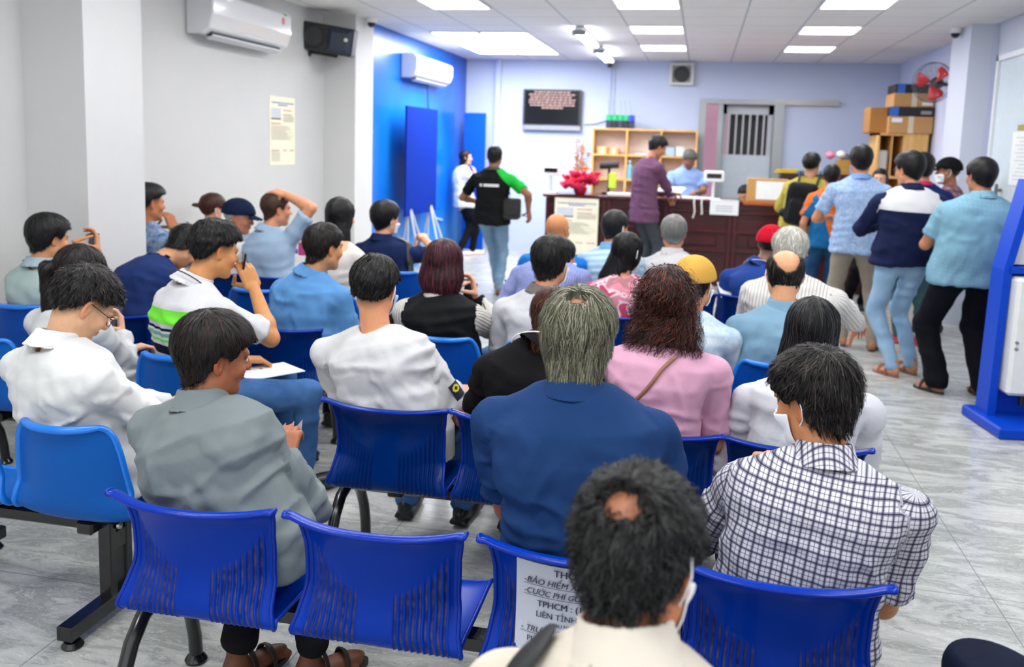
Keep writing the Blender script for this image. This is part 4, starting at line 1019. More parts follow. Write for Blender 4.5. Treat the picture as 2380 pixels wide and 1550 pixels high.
# flower arrangement
r = empty('flower_arrangement', (-1.50, YC+.12, CH), 'arrangement of crimson paper flowers with golden sprigs on the counter', 'flowers'); rg = random.Random(12)
b = MB(); b.lathe([(.06, 0), (.08, .02), (.09, .07), (.08, .09), (.02, .09)], n=20); b.build('pot', mat('#c8143c', .4), r, True)
def blossom(c, s, rgn):
    V = []; F = []
    for k in range(6):
        a = k*math.pi/3+rgn.random(); ca, sa = math.cos(a), math.sin(a); n0 = len(V)
        for i, (rr, zz, ww) in enumerate(((0, 0, .15), (.5, .25, .5), (.95, .7, .62), (1.1, 1.15, .3))):
            for w_ in (-1, 0, 1):
                x = rr*ca-w_*ww*sa*.8; y = rr*sa+w_*ww*ca*.8; V.append((c[0]+x*s, c[1]+y*s, c[2]+(zz+.18*abs(w_))*s))
        for i in range(3):
            for j in range(2): q = n0+i*3+j; F.append((q, q+1, q+4, q+3))
    return V, F
for k in range(40):
    a = rg.uniform(0, 6.28); R = .20*math.sqrt(rg.random()); z = .06+.18*rg.random()-R*.1; b = MB(); V, F = blossom((R*math.cos(a)*1.15, R*math.sin(a), z), .062, rg); b.add(V, F); o_ = b.build('blossom', mat(rg.choice(['#d81448', '#e01f50', '#c20f3c']), .5), r, True)
    md = o_.modifiers.new('s', 'SOLIDIFY'); md.thickness = .003
for k in range(9):
    a = rg.uniform(0, 6.28); R = .05*rg.random(); b = MB(); x, y = R*math.cos(a), R*math.sin(a); tz = .42+.3*rg.random(); b.tube([(x, y, .15), (x*1.8, y*1.5, tz)], .004, 5)
    for q in range(14): t_ = rg.uniform(.35, 1); b.lathe([(.003, -.012), (.013, 0), (.003, .012)], c=(x*(1+.8*t_)+rg.uniform(-.03, .03), y*(1+.5*t_)+rg.uniform(-.03, .03), .15+(tz-.15)*t_), n=6)
    b.build('golden_sprig', mat(rg.choice(['#b08050', '#c08a50', '#a87848']), .5), r)
for k in range(5): a = rg.uniform(0, 6.28); b = MB(); V, F = blossom((.09*math.cos(a), .09*math.sin(a), .30), .035, rg); b.add(V, F); b.build('yellow_bloom', mat('#e8a62a', .5), r, True)
sheet('paper_sheets', (-.98, YC+.18, CH), .34, .24, 10, 'crumpled white papers on the counter between the flowers and the man in purple', n=5, h=.006)
sheet('paper_sheets', (-.10, YC+.2, CH), .5, .26, -4, 'white papers spread on the counter before the clerk', n=4)
r = empty('notice_sheet', (.30, YC-.035, CH-.005), 'white paper notice hanging over the counter edge', 'notice'); b = MB(); b.box((-.17, -.003, -.17), (.17, 0, 0)); b.box((-.17, -.003, -.003), (.17, .12, .006)); b.build('sheet', mat('#dfe1e4', .5), r)
b = MB(); rg = random.Random(2)
for z in (-.07, -.10, -.13): b.box((-.1, -.0045, z), (.1, -.003, z+.012))
b.build('printed_text', mat('#a9acb2', .6), r)
for k, x in enumerate((-.06, .03)): tag(MB().tube([(x, YC-.03, CH+.002), (x-.005, YC-.045, CH-.03), (x+.01, YC-.04, CH-.15-.03*k), (x-.01, YC-.04, CH-.23+.06*k)], .010, 8).build('cable', mat('#d9d6ce', .5), None, True), ['white cable end dangling over the counter edge, left one', 'white cable end dangling over the counter edge, right one'][k], 'cable', 'cables over the counter edge')
p_ = at(1782, 468, YC+.12); carton((p_[0], YC+.16, CH), (.48, .22, .28), 'cardboard box with a large white label on the counter', extra=[(-.14, .03, .2, .25, '#e4e6e6', 'label')], tape=False, col='#b98d52')
# dark shelf unit behind the queue
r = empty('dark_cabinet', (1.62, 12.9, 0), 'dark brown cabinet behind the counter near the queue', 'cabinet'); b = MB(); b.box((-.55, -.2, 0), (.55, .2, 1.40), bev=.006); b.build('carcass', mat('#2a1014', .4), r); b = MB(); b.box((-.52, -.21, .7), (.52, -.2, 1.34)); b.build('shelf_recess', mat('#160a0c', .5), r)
b = MB(); b.box((.02, -.215, 1.05), (.38, -.205, 1.3)); b.build('picture', mat('#9fa4b0', .5), r)
for nm, c, s, col, lab in (('folder_stack', (1.18, 12.9, 1.40), (.34, .24, .05), '#d8b81e', 'yellow plastic folders lying on the dark cabinet'), ('folder_stack', (1.42, 12.85, 1.40), (.32, .24, .04), '#3b86c0', 'blue plastic folders lying on the dark cabinet')):
    b = MB()
    for k in range(4): b.box((-s[0]/2+.01*k, -s[1]/2, k*s[2]/4), (s[0]/2+.01*k, s[1]/2, (k+.9)*s[2]/4))
    r = empty(nm, c, lab, 'folders', rz=.15); b.build('folders', mat(col, .4), r)
r = carton((1.88, 12.85, 1.40), (.16, .16, .2), 'small open carton of odds and ends on the dark cabinet', tape=False, col='#b48a3c')
r = empty('toy_bundle', (1.83, 12.85, 1.60), 'pink and white bundle heaped in the small carton', 'bundle'); 
for q, c_ in (((-.12, 0, .06), '#e58aa6'), ((.02, 0, .07), '#e8e8ec'), ((.08, .02, .03), '#5a6170')): b = MB(); b.lathe([(.005, -.06), (.06, -.03), (.07, 0), (.05, .04), (.005, .06)], c=q, n=12); b.build('piece', mat(c_, .6), r, True)
r = empty('water_bottle', (2.13, 12.85, 1.40), 'white plastic jar with a red lid on the dark cabinet', 'jar'); b = MB(); b.lathe([(.085, 0), (.09, .02), (.09, .26), (.06, .3)], n=20); b.build('jar_body', mat('#dfe1e6', .3), r, True); b = MB(); b.lathe([(.075, .28), (.07, .36), (.05, .38), (.002, .38)], n=18); b.build('red_lid', mat('#c4142c', .4), r, True)
b = MB(); b.box((-.05, -.0935, .13), (.05, -.088, .17)); b.build('label_text', mat('#b5303c', .5), r)
# tall wooden shelf and stacked cartons
r = empty('tall_shelf', (2.44, 11.9, 0), 'tall light wooden shelf unit near the right wall with binders inside', 'shelf')
b = MB(); b.box((-.09+.02, -.3, 0), (.215, .3, 1.95)); b.build('closed_side', LWm, r)
b = MB()
for z in (0, .5, 1.05, 1.4, 1.92): b.box((-.36, -.3, z), (-.07, .3, z+.028))
b.box((-.36, -.3, 0), (-.335, .3, 1.95)); b.box((-.36, .285, 0), (-.07, .3, 1.95)); b.box((-.20, -.29, 1.42), (-.185, .28, 1.92)); b.build('open_side', LWm, r)
for k in range(3): b = MB(); b.box((-.175+k*.034, -.28, 1.43), (-.175+k*.034+.03, .0, 1.84), bev=.003); tag(b.build('binder', mat(['#dcdfe0', '#e6e3b6', '#e4e8ec'][k], .5)), 'white-spined binder upright in the tall wooden shelf', 'binder', 'binders in the tall shelf')
b = MB(); b.box((2.09, 11.63, 1.43), (2.22, 11.85, 1.74), bev=.02); tag(b.build('document_bag', mat('#b9b4ae', .6)), 'grey plastic bundle of documents inside the tall wooden shelf', 'bundle')
b = MB(); b.box((2.66, 11.7, 0), (2.69, 12.6, 2.25)); tag(b.build('leaning_board', mat('#4c4a4c', .5)), 'thin dark panel leaning on the right wall behind the cartons', 'panel')
carton((2.435, 11.85, 1.95), (.50, .55, .20), 'brown cardboard carton at the bottom of the stack on the tall shelf', extra=[(-.22, .13, -.10, .18, '#e8e8e8', 'label')])
carton((2.44, 11.85, 2.15), (.50, .52, .115), 'flat black carton with a blue stripe, lower one in the stack', tape=False, col='#1c1d22', extra=[(-.25, 0, -.15, .115, '#2a62b4', 'blue_stripe'), (.1, .03, .22, .07, '#8f8a80', 'printed_text')])
carton((2.46, 11.87, 2.265), (.46, .50, .165), 'brown cardboard carton between the two black cartons', extra=[(.09, .02, .21, .06, '#e2e2e2', 'label')])
carton((2.46, 11.87, 2.43), (.44, .48, .11), 'flat black carton with a blue stripe on top of the stack', tape=False, col='#1c1d22', extra=[(-.20, 0, -.11, .11, '#2a62b4', 'blue_stripe')])
carton((2.09, 11.95, 1.95), (.20, .45, .31), 'narrow open brown carton left of the stack on the tall shelf', tape=False, col='#a8763a')
# wall fan
r = empty('wall_fan', (2.48, 10.75, 2.49), 'wall fan with red blades and a round wire guard on the right pillar', 'fan'); r.rotation_euler = (0, 0, math.radians(-38))
b = MB(); R = .215
for k in range(10): rr = R*(k+1)/10; b.tube([(rr*math.cos(a), -.10-.045*(1-(rr/R)**2), rr*math.sin(a)) for a in np.linspace(0, 2*math.pi, 37)], .0012 if k < 9 else .0045, 4)
for k in range(10): rr = R*(k+1)/10; b.tube([(rr*math.cos(a), -.04+.045*(1-(rr/R)**2), rr*math.sin(a)) for a in np.linspace(0, 2*math.pi, 37)], .0012 if k < 9 else .0045, 4)
for k in range(16):
    a = k*math.pi/8; b.tube([(.03*math.cos(a), -.145, .03*math.sin(a)), (R*.7*math.cos(a), -.125, R*.7*math.sin(a)), (R*math.cos(a), -.10, R*math.sin(a)), (R*math.cos(a), -.04, R*math.sin(a)), (.03*math.cos(a), .005, .03*math.sin(a))], .0011, 4)
b.build('wire_guard', mat('#6a6c70', .35, .4), r, True)
for k in range(3):
    a0 = k*2*math.pi/3+.5; V = []; n_ = 7
    for i in range(n_):
        for j in range(4): rr = .035+(.155)*i/(n_-1); a = a0+.35*math.sin(i/(n_-1)*2.2)+(j-1.5)*(.24+.12*math.sin(i/(n_-1)*3)); V.append((rr*math.cos(a), -.07+.035*(j-1.5)/1.5*.7, rr*math.sin(a)))
    F = [(i*4+j, i*4+j+1, (i+1)*4+j+1, (i+1)*4+j) for i in range(n_-1) for j in range(3)]
    b = MB(); b.add(V, F); o_ = b.build('blade', mat('#c01822', .3), r, True); md = o_.modifiers.new('s', 'SOLIDIFY'); md.thickness = .003
b = MB(); b.lathe([(.035, -.02), (.06, .02), (.07, .07), (.05, .13), (.01, .14)], c=(0, -.03, 0), n=20, axis=1); b.build('motor', mat('#17181c', .3), r, True)
b = MB(); b.tube([(0, .10, 0), (.06, .16, -.01), (.14, .20, -.02)], .022, 10); b.build('arm', mat('#17181c', .35), r, True); b = MB(); b.tube([(.08, .175, -.012), (.105, .19, -.015)], .026, 10); b.build('red_ring', mat('#b01820', .35), r, True)
b = MB(); b.box((.13, .16, -.09), (.17, .25, .07), bev=.01); b.build('wall_bracket', mat('#17181c', .4), r)
r = empty('socket_box', (2.60, 10.31, 2.62), 'white electrical box on the right wall behind the fan', 'electrical box'); b = MB(); b.box((-.06, -.0, -.08), (.06, .05, .09), bev=.008); b.build('box_body', mat('#e2e4e8', .4), r)
b = MB(); b.tube([(XR-.012, 11.0, 2.5), (XR-.012, 11.02, 2.0), (XR-.015, 10.9, 1.7), (XR-.012, 11.05, 1.3)], .006, 6); tag(b.build('cable', mat('#d8d6d8', .5), None, True), 'thin pale cable hanging down the right wall below the fan', 'cable')
# pipes and conduit on back wall
for k, (x, w_) in enumerate(((-1.45, .035), (-1.38, .02))): b = MB(); b.box((x, YB-.02, 1.2), (x+w_, YB-.002, CEIL)); tag(b.build('trim_%d' % (3+k), WALLB), kind='structure')
b = MB(); b.tube([(-1.8, YB-.01, 2.0), (-1.6, YB-.015, 2.02), (-1.4, YB-.01, 2.1)], .006, 6); tag(b.build('cable', mat('#4a4e58', .5), None, True), 'dark cable running from the television along the back wall', 'cable')
# right wall: glazed door with papers
r = S('door_2', (XR-.005, 7.4, .0), (XR+.05, 9.32, 2.62), mat('#cfdbe0', .15))
b = MB(); b.box((XR-.03, 9.28, 0), (XR, 9.33, 2.64)); b.box((XR-.03, 7.4, 2.59), (XR, 9.33, 2.64)); b.build('door_frame', mat('#dfe2e6', .4), r)
b = MB(); b.tube([(XR-.05, 8.9, .9), (XR-.05, 8.9, 1.45)], .015, 10); b.box((XR-.05, 8.89, .93), (XR, 8.91, .96)); b.box((XR-.05, 8.89, 1.38), (XR, 8.91, 1.41)); b.build('door_handle', mat('#7b7e82', .3, .6), r, True)
for k, (y0, y1, z0, z1, c, lab) in enumerate(((8.15, 8.72, 1.45, 1.92, '#dfe3e2', 'white notice sheet taped to the glazed door on the right wall'), (8.45, 8.62, 1.93, 1.98, '#9a9440', 'small olive label above the notice on the glazed door'))):
    rr = empty('notice_sheet' if k == 0 else 'door_label', (XR-.008, y0, z0), lab, 'notice'); b = MB(); b.box((-.003, 0, 0), (0, y1-y0, z1-z0)); b.build('sheet', mat(c, .5), rr)
    if k == 0:
        b = MB(); rg = random.Random(6)
        for q in range(12): b.box((-.0045, .06, .05+q*.033), (-.003, .35+.15*rg.random(), .058+q*.033))
        b.build('printed_text', mat('#b4b8bc', .6), rr)
# kiosk
KB = mat('#0640b8', .35, spec=.15); KW = mat('#dfe1df', .35); r = empty('self_service_kiosk', (1.80, 6.18, 0), 'blue and white self-service kiosk cut by the right edge of the photo', 'kiosk', rz=math.radians(9))
b = MB(); b.box((-.0-.03, -.50, 0), (.72, 0.02, .07), bev=.01); b.build('base_plate', KB, r)
b = MB(); b.prism([(0.02, .07), (.07, .07), (.085, 1.0), (.185, 1.52), (.66, 1.52), (.70, 1.0), (.70, .07), (.72, .07), (.74, 1.0), (.70, 1.56), (.145, 1.56), (.035, 1.0)], -.22, -.06, axis=1); b.build('frame', KB, r)
b = MB(); b.prism([(.07, .07), (.085, 1.0), (.185, 1.52), (.66, 1.52), (.70, 1.0), (.70, .07)], -.12, -.06, axis=1); b.build('back_panel', KB, r)
b = MB(); b.box((.07, -.23, .98), (.72, -.1, 1.02)); b.build('cross_bar', KB, r)
b = MB(); b.prism([(.095, 1.03), (.18, 1.50), (.655, 1.50), (.69, 1.03)], -.165, -.12, axis=1); b.build('upper_panel', mat('#cfd2cf', .35), r)
b = MB(); b.box((.09, -.30, .22), (.68, -.12, .96), bev=.02); b.build('lower_cabinet', KW, r)
b = MB(); b.box((.26, -.305, .60), (.66, -.298, .88), bev=.003); b.build('printer_door', mat('#d2d4d2', .35), r); b = MB(); b.add([(.28, -.30, .78), (.6, -.30, .78), (.6, -.38, .74), (.28, -.38, .74), (.28, -.30, .75), (.6, -.30, .75), (.6, -.38, .72), (.28, -.38, .72)], [(0, 1, 2, 3), (4, 7, 6, 5), (3, 2, 6, 7), (0, 3, 7, 4), (1, 5, 6, 2)]); b.build('paper_tray', mat('#b9bbbb', .35), r)
for z in (.56, .52): b = MB(); b.lathe([(.010, 0), (.010, -.012), (.002, -.014)], c=(.115, -.30, z), n=12, axis=1); b.build('lock', mat('#8e9092', .25, .8), r, True)
b = MB(); b.tube([(.22, -.22, .22), (.22, -.22, .14)], .015, 8); b.build('cable_gland', mat('#151515', .4), r, True)
# ---------------------------------------------------------------- benches
def seat_profile(kind):
    if kind == 'A': return np.array([(-.062, .748), (-.052, .760), (-.034, .757), (-.012, .735), (.006, .70), (.018, .65), (.024, .60), (.023, .54), (.014, .49), (.006, .455), (.010, .430), (.030, .412), (.07, .404), (.14, .400), (.24, .402), (.34, .408), (.41, .412), (.445, .405), (.455, .392)])
    return np.array([(-.020, .768), (-.010, .775), (.000, .768), (.004, .74), (.010, .70), (.022, .62), (.034, .55), (.046, .48), (.062, .44), (.095, .418), (.15, .410), (.24, .412), (.33, .418), (.41, .420), (.445, .412), (.455, .398)])
def catmull(P, n):
    d = np.concatenate([[0], np.cumsum(np.linalg.norm(np.diff(P, axis=0), axis=1))]); s = np.linspace(0, d[-1], n)
    # smooth by interpolating then light averaging
    Q = np.stack([np.interp(s, d, P[:, i]) for i in range(2)], 1)
    for _ in range(6): Q[1:-1] = (Q[:-2]+2*Q[1:-1]+Q[2:])/4
    return Q
def seatsurf(kind, U, pr):
    """U (nu,), pr (nv,2) -> points (nv,nu,3), rear normal approx computed later"""
    y, z = pr[:, 0][:, None], pr[:, 1][:, None]; u = U[None]
    if kind == 'A':
        w = np.interp(z, [.39, .405, .43, .47, .56, .66, .73, .75, .765], [.215, .218, .232, .218, .207, .209, .220, .238, .246])
        sf = np.where(y > .06, .225, w); k = np.clip((y-.03)/.1, 0, 1); w = w*(1-k)+.212*k
        X = u*w; back = np.clip((z-.43)/.1, 0, 1)
        Y = y+back*(.062*np.abs(u)**2.2)-back*.012*np.clip((np.abs(u)-.93)/.07, 0, 1)
        Z = z+(1-back)*np.where(y > .05, .02*np.abs(u)**3, 0)+np.clip((z-.73)/.03, 0, 1)*.012*np.abs(u)**3
    else:
        w = np.interp(z, [.39, .44, .55, .68, .73, .76, .775], [.222, .222, .205, .186, .172, .150, .12]); k = np.clip((y-.08)/.1, 0, 1); w = w*(1-k)+.225*k
        X = u*w; back = np.clip((z-.42)/.12, 0, 1)
        Y = y+back*(.055*np.abs(u)**2.4); Z = z+(1-back)*.030*np.abs(u)**3+(.0 if True else 0)
    return np.stack([X+0*Y, Y+0*X, Z+0*X], -1)
def seat_mesh(kind, dirt=0.):
    nu, nv = (161, 70) if kind == 'A' else (61, 56)
    U = np.linspace(-1, 1, nu); pr = catmull(seat_profile(kind), nv); Pm = seatsurf(kind, U, pr)
    du = np.gradient(Pm, axis=1); dv = np.gradient(Pm, axis=0); N = np.cross(du, dv); N /= np.linalg.norm(N, axis=2)[..., None]  # rear/below
    if N[nv//3, nu//2, 1] > 0: N = -N
    rib = np.zeros((nv, nu)); groove = np.zeros((nv, nu)); disp = np.zeros((nv, nu))
    if kind == 'A':
        au = np.abs(U)[None]; z = pr[:, 1][:, None]; y = pr[:, 0][:, None]
        zt = np.interp(au, [.24, .45, .65, .86], [.565, .583, .612, .668]); zb = .415
        m_ = (au > .22)*(au < .87)*(y < .05); env = np.clip((zt-z)/.02, 0, 1)*np.clip((z-zb)/.012, 0, 1)*m_
        ph = (au-.22)/.65*9*2*math.pi; wv = .5+.5*np.cos(ph); disp = env*(.0075*wv-.003); groove = env*np.clip((.42-wv)/.2, 0, 1)
    th = .0045; Rr = Pm+N*(th+disp)[..., None]; Fr = Pm-N*th*0
    V = np.concatenate([Rr.reshape(-1, 3), Fr.reshape(-1, 3)]); n = nu*nv; F = []
    I = (np.arange(nv-1)[:, None]*nu+np.arange(nu-1)[None]).ravel()
    A1 = np.stack([I, I+nu, I+nu+1, I+1], 1); B1 = A1[:, ::-1]+n
    edge = list(range(nu))+[nu-1+k*nu for k in range(1, nv)]+[(nv-1)*nu+k for k in range(nu-2, -1, -1)]+[k*nu for k in range(nv-2, 0, -1)]
    E = np.array(edge); E2 = np.roll(E, -1); C1 = np.stack([E, E2, E2+n, E+n], 1)
    Fc = np.concatenate([A1, B1, C1]); 
    col = np.concatenate([groove.ravel(), np.zeros(n)])
    mi = np.zeros(len(Fc), int)
    # rounded rim
    ring = Pm.reshape(-1, 3)[E]+N.reshape(-1, 3)[E]*th*.5; r = .0062 if kind == 'A' else .0105; k = 8; m2 = len(E)
    t = np.roll(ring, -1, 0)-np.roll(ring, 1, 0); t /= np.linalg.norm(t, axis=1)[:, None]+1e-9; nn = N.reshape(-1, 3)[E]; s_ = np.cross(t, nn)
    a = np.linspace(0, 2*math.pi, k, endpoint=False); RV = (ring[:, None]+r*(nn[:, None]*np.cos(a)[None, :, None]*(1.3 if kind == 'B' else 1)+s_[:, None]*np.sin(a)[None, :, None])).reshape(-1, 3)
    i = np.arange(m2)[:, None]; j = np.arange(k)[None]; RF = np.stack([i*k+j, ((i+1) % m2)*k+j, ((i+1) % m2)*k+(j+1) % k, i*k+(j+1) % k], -1).reshape(-1, 4)+len(V)
    V2 = np.concatenate([V, RV]); F2 = np.concatenate([Fc, RF]); mi = np.concatenate([mi, np.ones(len(RF), int)])
    return npmesh('seat', V2, F2, [SEATM[kind+str(int(dirt > .5))], RIMM[kind]], {'groove': ('FLOAT', np.concatenate([col, np.zeros(len(RV))]))}, mi=mi)
def seatmat(c, c2, dirt, rough=.22):
    t = NT('seat_plastic'); o = t.obj(); n = t.noise(4, 5, o, .6); b_ = t.mix(n, lin(c), lin(c2)); g = t.attr('groove').outputs['Fac']
    tn = t.noise(30, 4, o); d = t.ramp(tn, [(.35, lin('#5c5040')), (.6, lin('#23242e'))]); b_ = t.mix(t.math('MULTIPLY', g, dirt), b_, d if dirt > .5 else lin('#0a1a50'))
    sp = t.ramp(t.noise(14, 6, o, .75, 1.5), [(.62, (0, 0, 0)), (.74, (1, 1, 1))]); b_ = t.mix(t.math('MULTIPLY', sp, .18), b_, lin('#1c2c4c'))
    t.setc(b_); t.p(rough, 0, .13); t.bump(t.noise(120, 3, o), .05, .002); return t.m
SEATM = {'A0': seatmat('#00286c', '#003282', .45), 'A1': seatmat('#002c92', '#0034a4', .75), 'B0': seatmat('#0648a4', '#063f94', 0, .33), 'B1': seatmat('#0850a8', '#0e5cae', 0, .35)}
RIMM = {'A': mat('#042c96', .2, spec=.2), 'B': mat('#0870d4', .28)}
BLK = mat('#121214', .25, coat=.3)
_SM = {}
def bench(label, Y, X, kind='A', dirt=0., legs='arch', lx=None, group='rows of waiting room benches', lift=-.028):
    r = empty('waiting_bench', (X[0], Y, 0), label, 'bench', group)
    key = (kind, dirt)
    if key not in _SM: _SM[key] = seat_mesh(kind, dirt)
    for x in X:
        o = link('seat', _SM[key], r, (x-X[0], 0, lift))
        b = MB(); b.box((-.03, .12, .352+lift), (.03, .33, .398+lift), bev=.006); b.box((-.11, .14, .385), (.11, .30, .399+lift), bev=.004); o2 = b.build('seat_bracket', BLK, r); o2.location = (x-X[0], 0, 0)
    x0 = (lx[0] if lx else X[0]-.22)-X[0]; x1 = (lx[1] if lx else X[-1]+.22)-X[0]
    b = MB(); b.box((x0-.02, .185, .31), (x1+.02, .245, .355), bev=.006); b.build('beam', BLK, r)
    for x in (x0, x1):
        if legs == 'arch':
            pts = [(x, .02, .03), (x, .025, .09), (x, .045, .17), (x, .085, .245), (x, .14, .30), (x, .215, .325), (x, .29, .30), (x, .345, .245), (x, .385, .17), (x, .405, .09), (x, .41, .03)]
            b = MB(); q = np.array(pts); b.tube([q[i] for i in range(len(q))], .022, 12); o = b.build('leg', BLK, r, True)
            for y in (.02, .41): b = MB(); b.lathe([(.034, .0), (.036, .008), (.030, .018), (.018, .03)], c=(x, y, 0), n=18); b.build('foot_pad', BLK, o, True)
        else:
            b = MB(); b.box((x-.03, -.04, .035), (x+.03, .56, .085), bev=.005)
            b.box((x-.025, .17, .08), (x+.025, .205, .385), bev=.004); b.box((x-.025, .255, .08), (x+.025, .29, .385), bev=.004); b.box((x-.022, .2, .24), (x+.022, .26, .31), bev=.004); o = b.build('leg', BLK, r)
            for y in (.0, .52): b = MB(); b.lathe([(.034, .0), (.036, .006), (.026, .02), (.012, .024), (.012, .04)], c=(x, y, 0), n=18); b.build('foot_pad', BLK, o, True)
            b = MB(); b.lathe([(.014, 0), (.012, .008), (.002, .012)], c=(x+.03, .21, .33), n=12, axis=0); b.build('bolt', mat('#b8b2a0', .3, .7), o, True)
    return r
bench('bench in the nearest full row, blue ribbed seats, the notice taped to its third seat', 2.0, [-1.26, -.75, -.24, .235], dirt=1., lx=(-1.5, .46))
bench('blue ribbed bench of the second row under the woman in pink', 2.97, [-1.075, -.59, -.115, .36], lx=(-1.3, .6))
bench('pale-edged blue bench of the third row under the woman in the black vest', 4.03, [-1.19, -.70], 'B')
bench('pale-edged blue bench of the third row under the balding man in blue', 4.03, [-.10, .385], 'B')
bench('blue ribbed bench of the fourth row in the middle, two seats empty', 5.02, [-.93, -.44, .05, .54])
bench('blue ribbed bench in the front row nearest the reception counter', 6.02, [-1.06, -.57, -.08, .41])
bench('bench at the bottom edge, hidden under the man in the cream shirt', .98, [-.06, .42, .90])
bench('pale-edged blue bench with a rectangular black steel leg at the far left edge', 2.38, [-2.46, -1.97], 'B', 1., 'rect', lx=(-2.7, -1.93))
bench('pale-edged blue bench behind the grey-shirted man, seating the man in the striped polo', 3.3, [-3.14, -2.65, -2.16], 'B', 1.)
bench('blue ribbed bench on the left under the man in the mid-blue polo', 4.07, [-3.03, -2.54, -2.05], lx=(-3.2, -1.9))
bench('single blue seat at the left wall under the man in the mint polo', 4.02, [-3.55], 'B')
bench('blue ribbed bench by the left wall under the man with his hand on his head', 5.58, [-3.74, -3.3, -2.86])
bench('pale-edged blue bench under the woman with long straight black hair', 4.93, [-2.65, -2.17], 'B')
bench('pale-edged blue bench in front of the blue wall under the man with the backpack', 6.0, [-2.56, -2.10], 'B')
# notice taped to the third seat of the nearest full row
def textverts(s, size, font=None, shear=0.):
    sub = {'Ớ': ('O', (5, 1)), 'Ờ': ('O', (5, 2)), 'Ở': ('O', (5, 3)), 'Ợ': ('O', (5, 4)), 'Ư': ('U', (6,))}
    if any(ch in sub for ch in s):
        plain = ''.join(sub[ch][0] if ch in sub else ch for ch in s); V, F = textverts(plain, size, shear=shear); V = list(V); F = list(F); u = size
        for i_, ch in enumerate(s):
            if ch not in sub: continue
            v0, _ = textverts(plain[:i_+1], size, shear=0.); xr = max(v[0] for v in v0)
            for k_ in sub[ch][1]:
                x = xr if k_ >= 5 else xr-.40*u
                q = {1: [(-.03, .78), (.05, .78), (.17, .95), (.08, .95)], 2: [(.12, .78), (.05, .78), (-.10, .95), (0, .95)], 3: [(.0, .78), (.06, .78), (.12, .95), (-.02, .93)], 4: [(-.02, -.2), (.07, -.2), (.07, -.1), (-.02, -.1)],
                     5: [(-.12, .58), (-.03, .56), (.05, .76), (-.03, .76)], 6: [(-.05, .66), (.0, .60), (.12, .80), (.04, .80)]}[k_]
                o_ = len(V); V += [(x+a*u+shear*b_*u, b_*u, 0) for a, b_ in q]; F.append((o_, o_+1, o_+2, o_+3))
        return V, F
    c = bpy.data.curves.new('t', 'FONT'); c.body = s; c.size = size; c.shear = shear; c.resolution_u = 3; o = bpy.data.objects.new('t', c); COL.objects.link(o)
    dg = bpy.context.evaluated_depsgraph_get(); me = bpy.data.meshes.new_from_object(o.evaluated_get(dg)); V = [tuple(v.co) for v in me.vertices]; F = [tuple(p.vertices) for p in me.polygons]
    bpy.data.objects.remove(o); bpy.data.meshes.remove(me); return V, F
root = empty('taped_notice', (-.235, 2.0, .592), 'white printed notice in a clear sleeve taped to the back of a blue seat', 'notice')
prA = catmull(seat_profile('A'), 200); prA = prA[(prA[:, 1] > .45) & (prA[:, 0] < .03) & (prA[:, 1] < .74)][::-1]
def onback(x, z, d):
    y = np.interp(z, prA[::1, 1], prA[:, 0]) if prA[0, 1] < prA[-1, 1] else np.interp(z, prA[::-1, 1], prA[::-1, 0])
    return (x, .4*y+.6*.010+.062*abs(x/.215)**2.2-.0205-d, z-.62)
def wrap(x0, z0, x1, z1, d, nx=24, nz=12):
    V = [onback(x0+(x1-x0)*i/nx, z0+(z1-z0)*j/nz, d) for j in range(nz+1) for i in range(nx+1)]; F = [(j*(nx+1)+i, j*(nx+1)+i+1, (j+1)*(nx+1)+i+1, (j+1)*(nx+1)+i) for j in range(nz) for i in range(nx)]; return V, F
V, F = wrap(-.150, .480, .155, .712, .0); b = MB(); b.add(V, F); b.build('sheet', mat('#c9cddb', .45), root, True)
t = NT('clear_sleeve'); t.setc((.9, .93, 1)); t.b.inputs['Transmission Weight'].default_value = 1; t.b.inputs['Roughness'].default_value = .12; t.b.inputs['IOR'].default_value = 1.1; t.b.inputs['Alpha'].default_value = .25
V, F = wrap(-.158, .470, .163, .720, .002); b = MB(); b.add(V, F); b.build('clear_sleeve', t.m, root, True)
b = MB()
for s, x, z, sz, sh in (('THÔNG BÁO', -.055, .686, .022, 0), ('-BẢO HIỂM XE MÁY:75', -.130, .658, .0185, .25), ('-CƯỚC PHÍ GỞI GPLX QUA', -.130, .630, .0175, .25), ('TPHCM : (1-2 n', -.095, .601, .0195, 0), ('LIÊN TỈNH  : (2-', -.097, .574, .018, 0), ('( SAU NGÀY', -.062, .556, .011, 0), ('- TRƯỜNG HỢP', -.135, .533, .0175, .25), ('PHẢI NỘP', -.118, .508, .0165, 0)):
    V, F = textverts(s, sz*1.18, shear=sh); b.add([onback(x+v[0], z+v[1], .0045) for v in V], F); b.add([onback(x+v[0]+(.0012 if s[0] == 'T' else .0006), z+v[1]+.0002, .0047) for v in V], F)
    if s[0] == '-':
        w_ = max(v[0] for v in V); V, F = wrap(x, z-.0045, x+w_, z-.0032, .0042, 20, 1); b.add(V, F)
b.build('lettering', mat('#2a2f4a', .6), root)
b = MB(); V, F = wrap(.01, .70, .04, .735, .004, 4, 4); b.add(V, F); b.build('tape', mat('#5f78b0', .3), root, True)
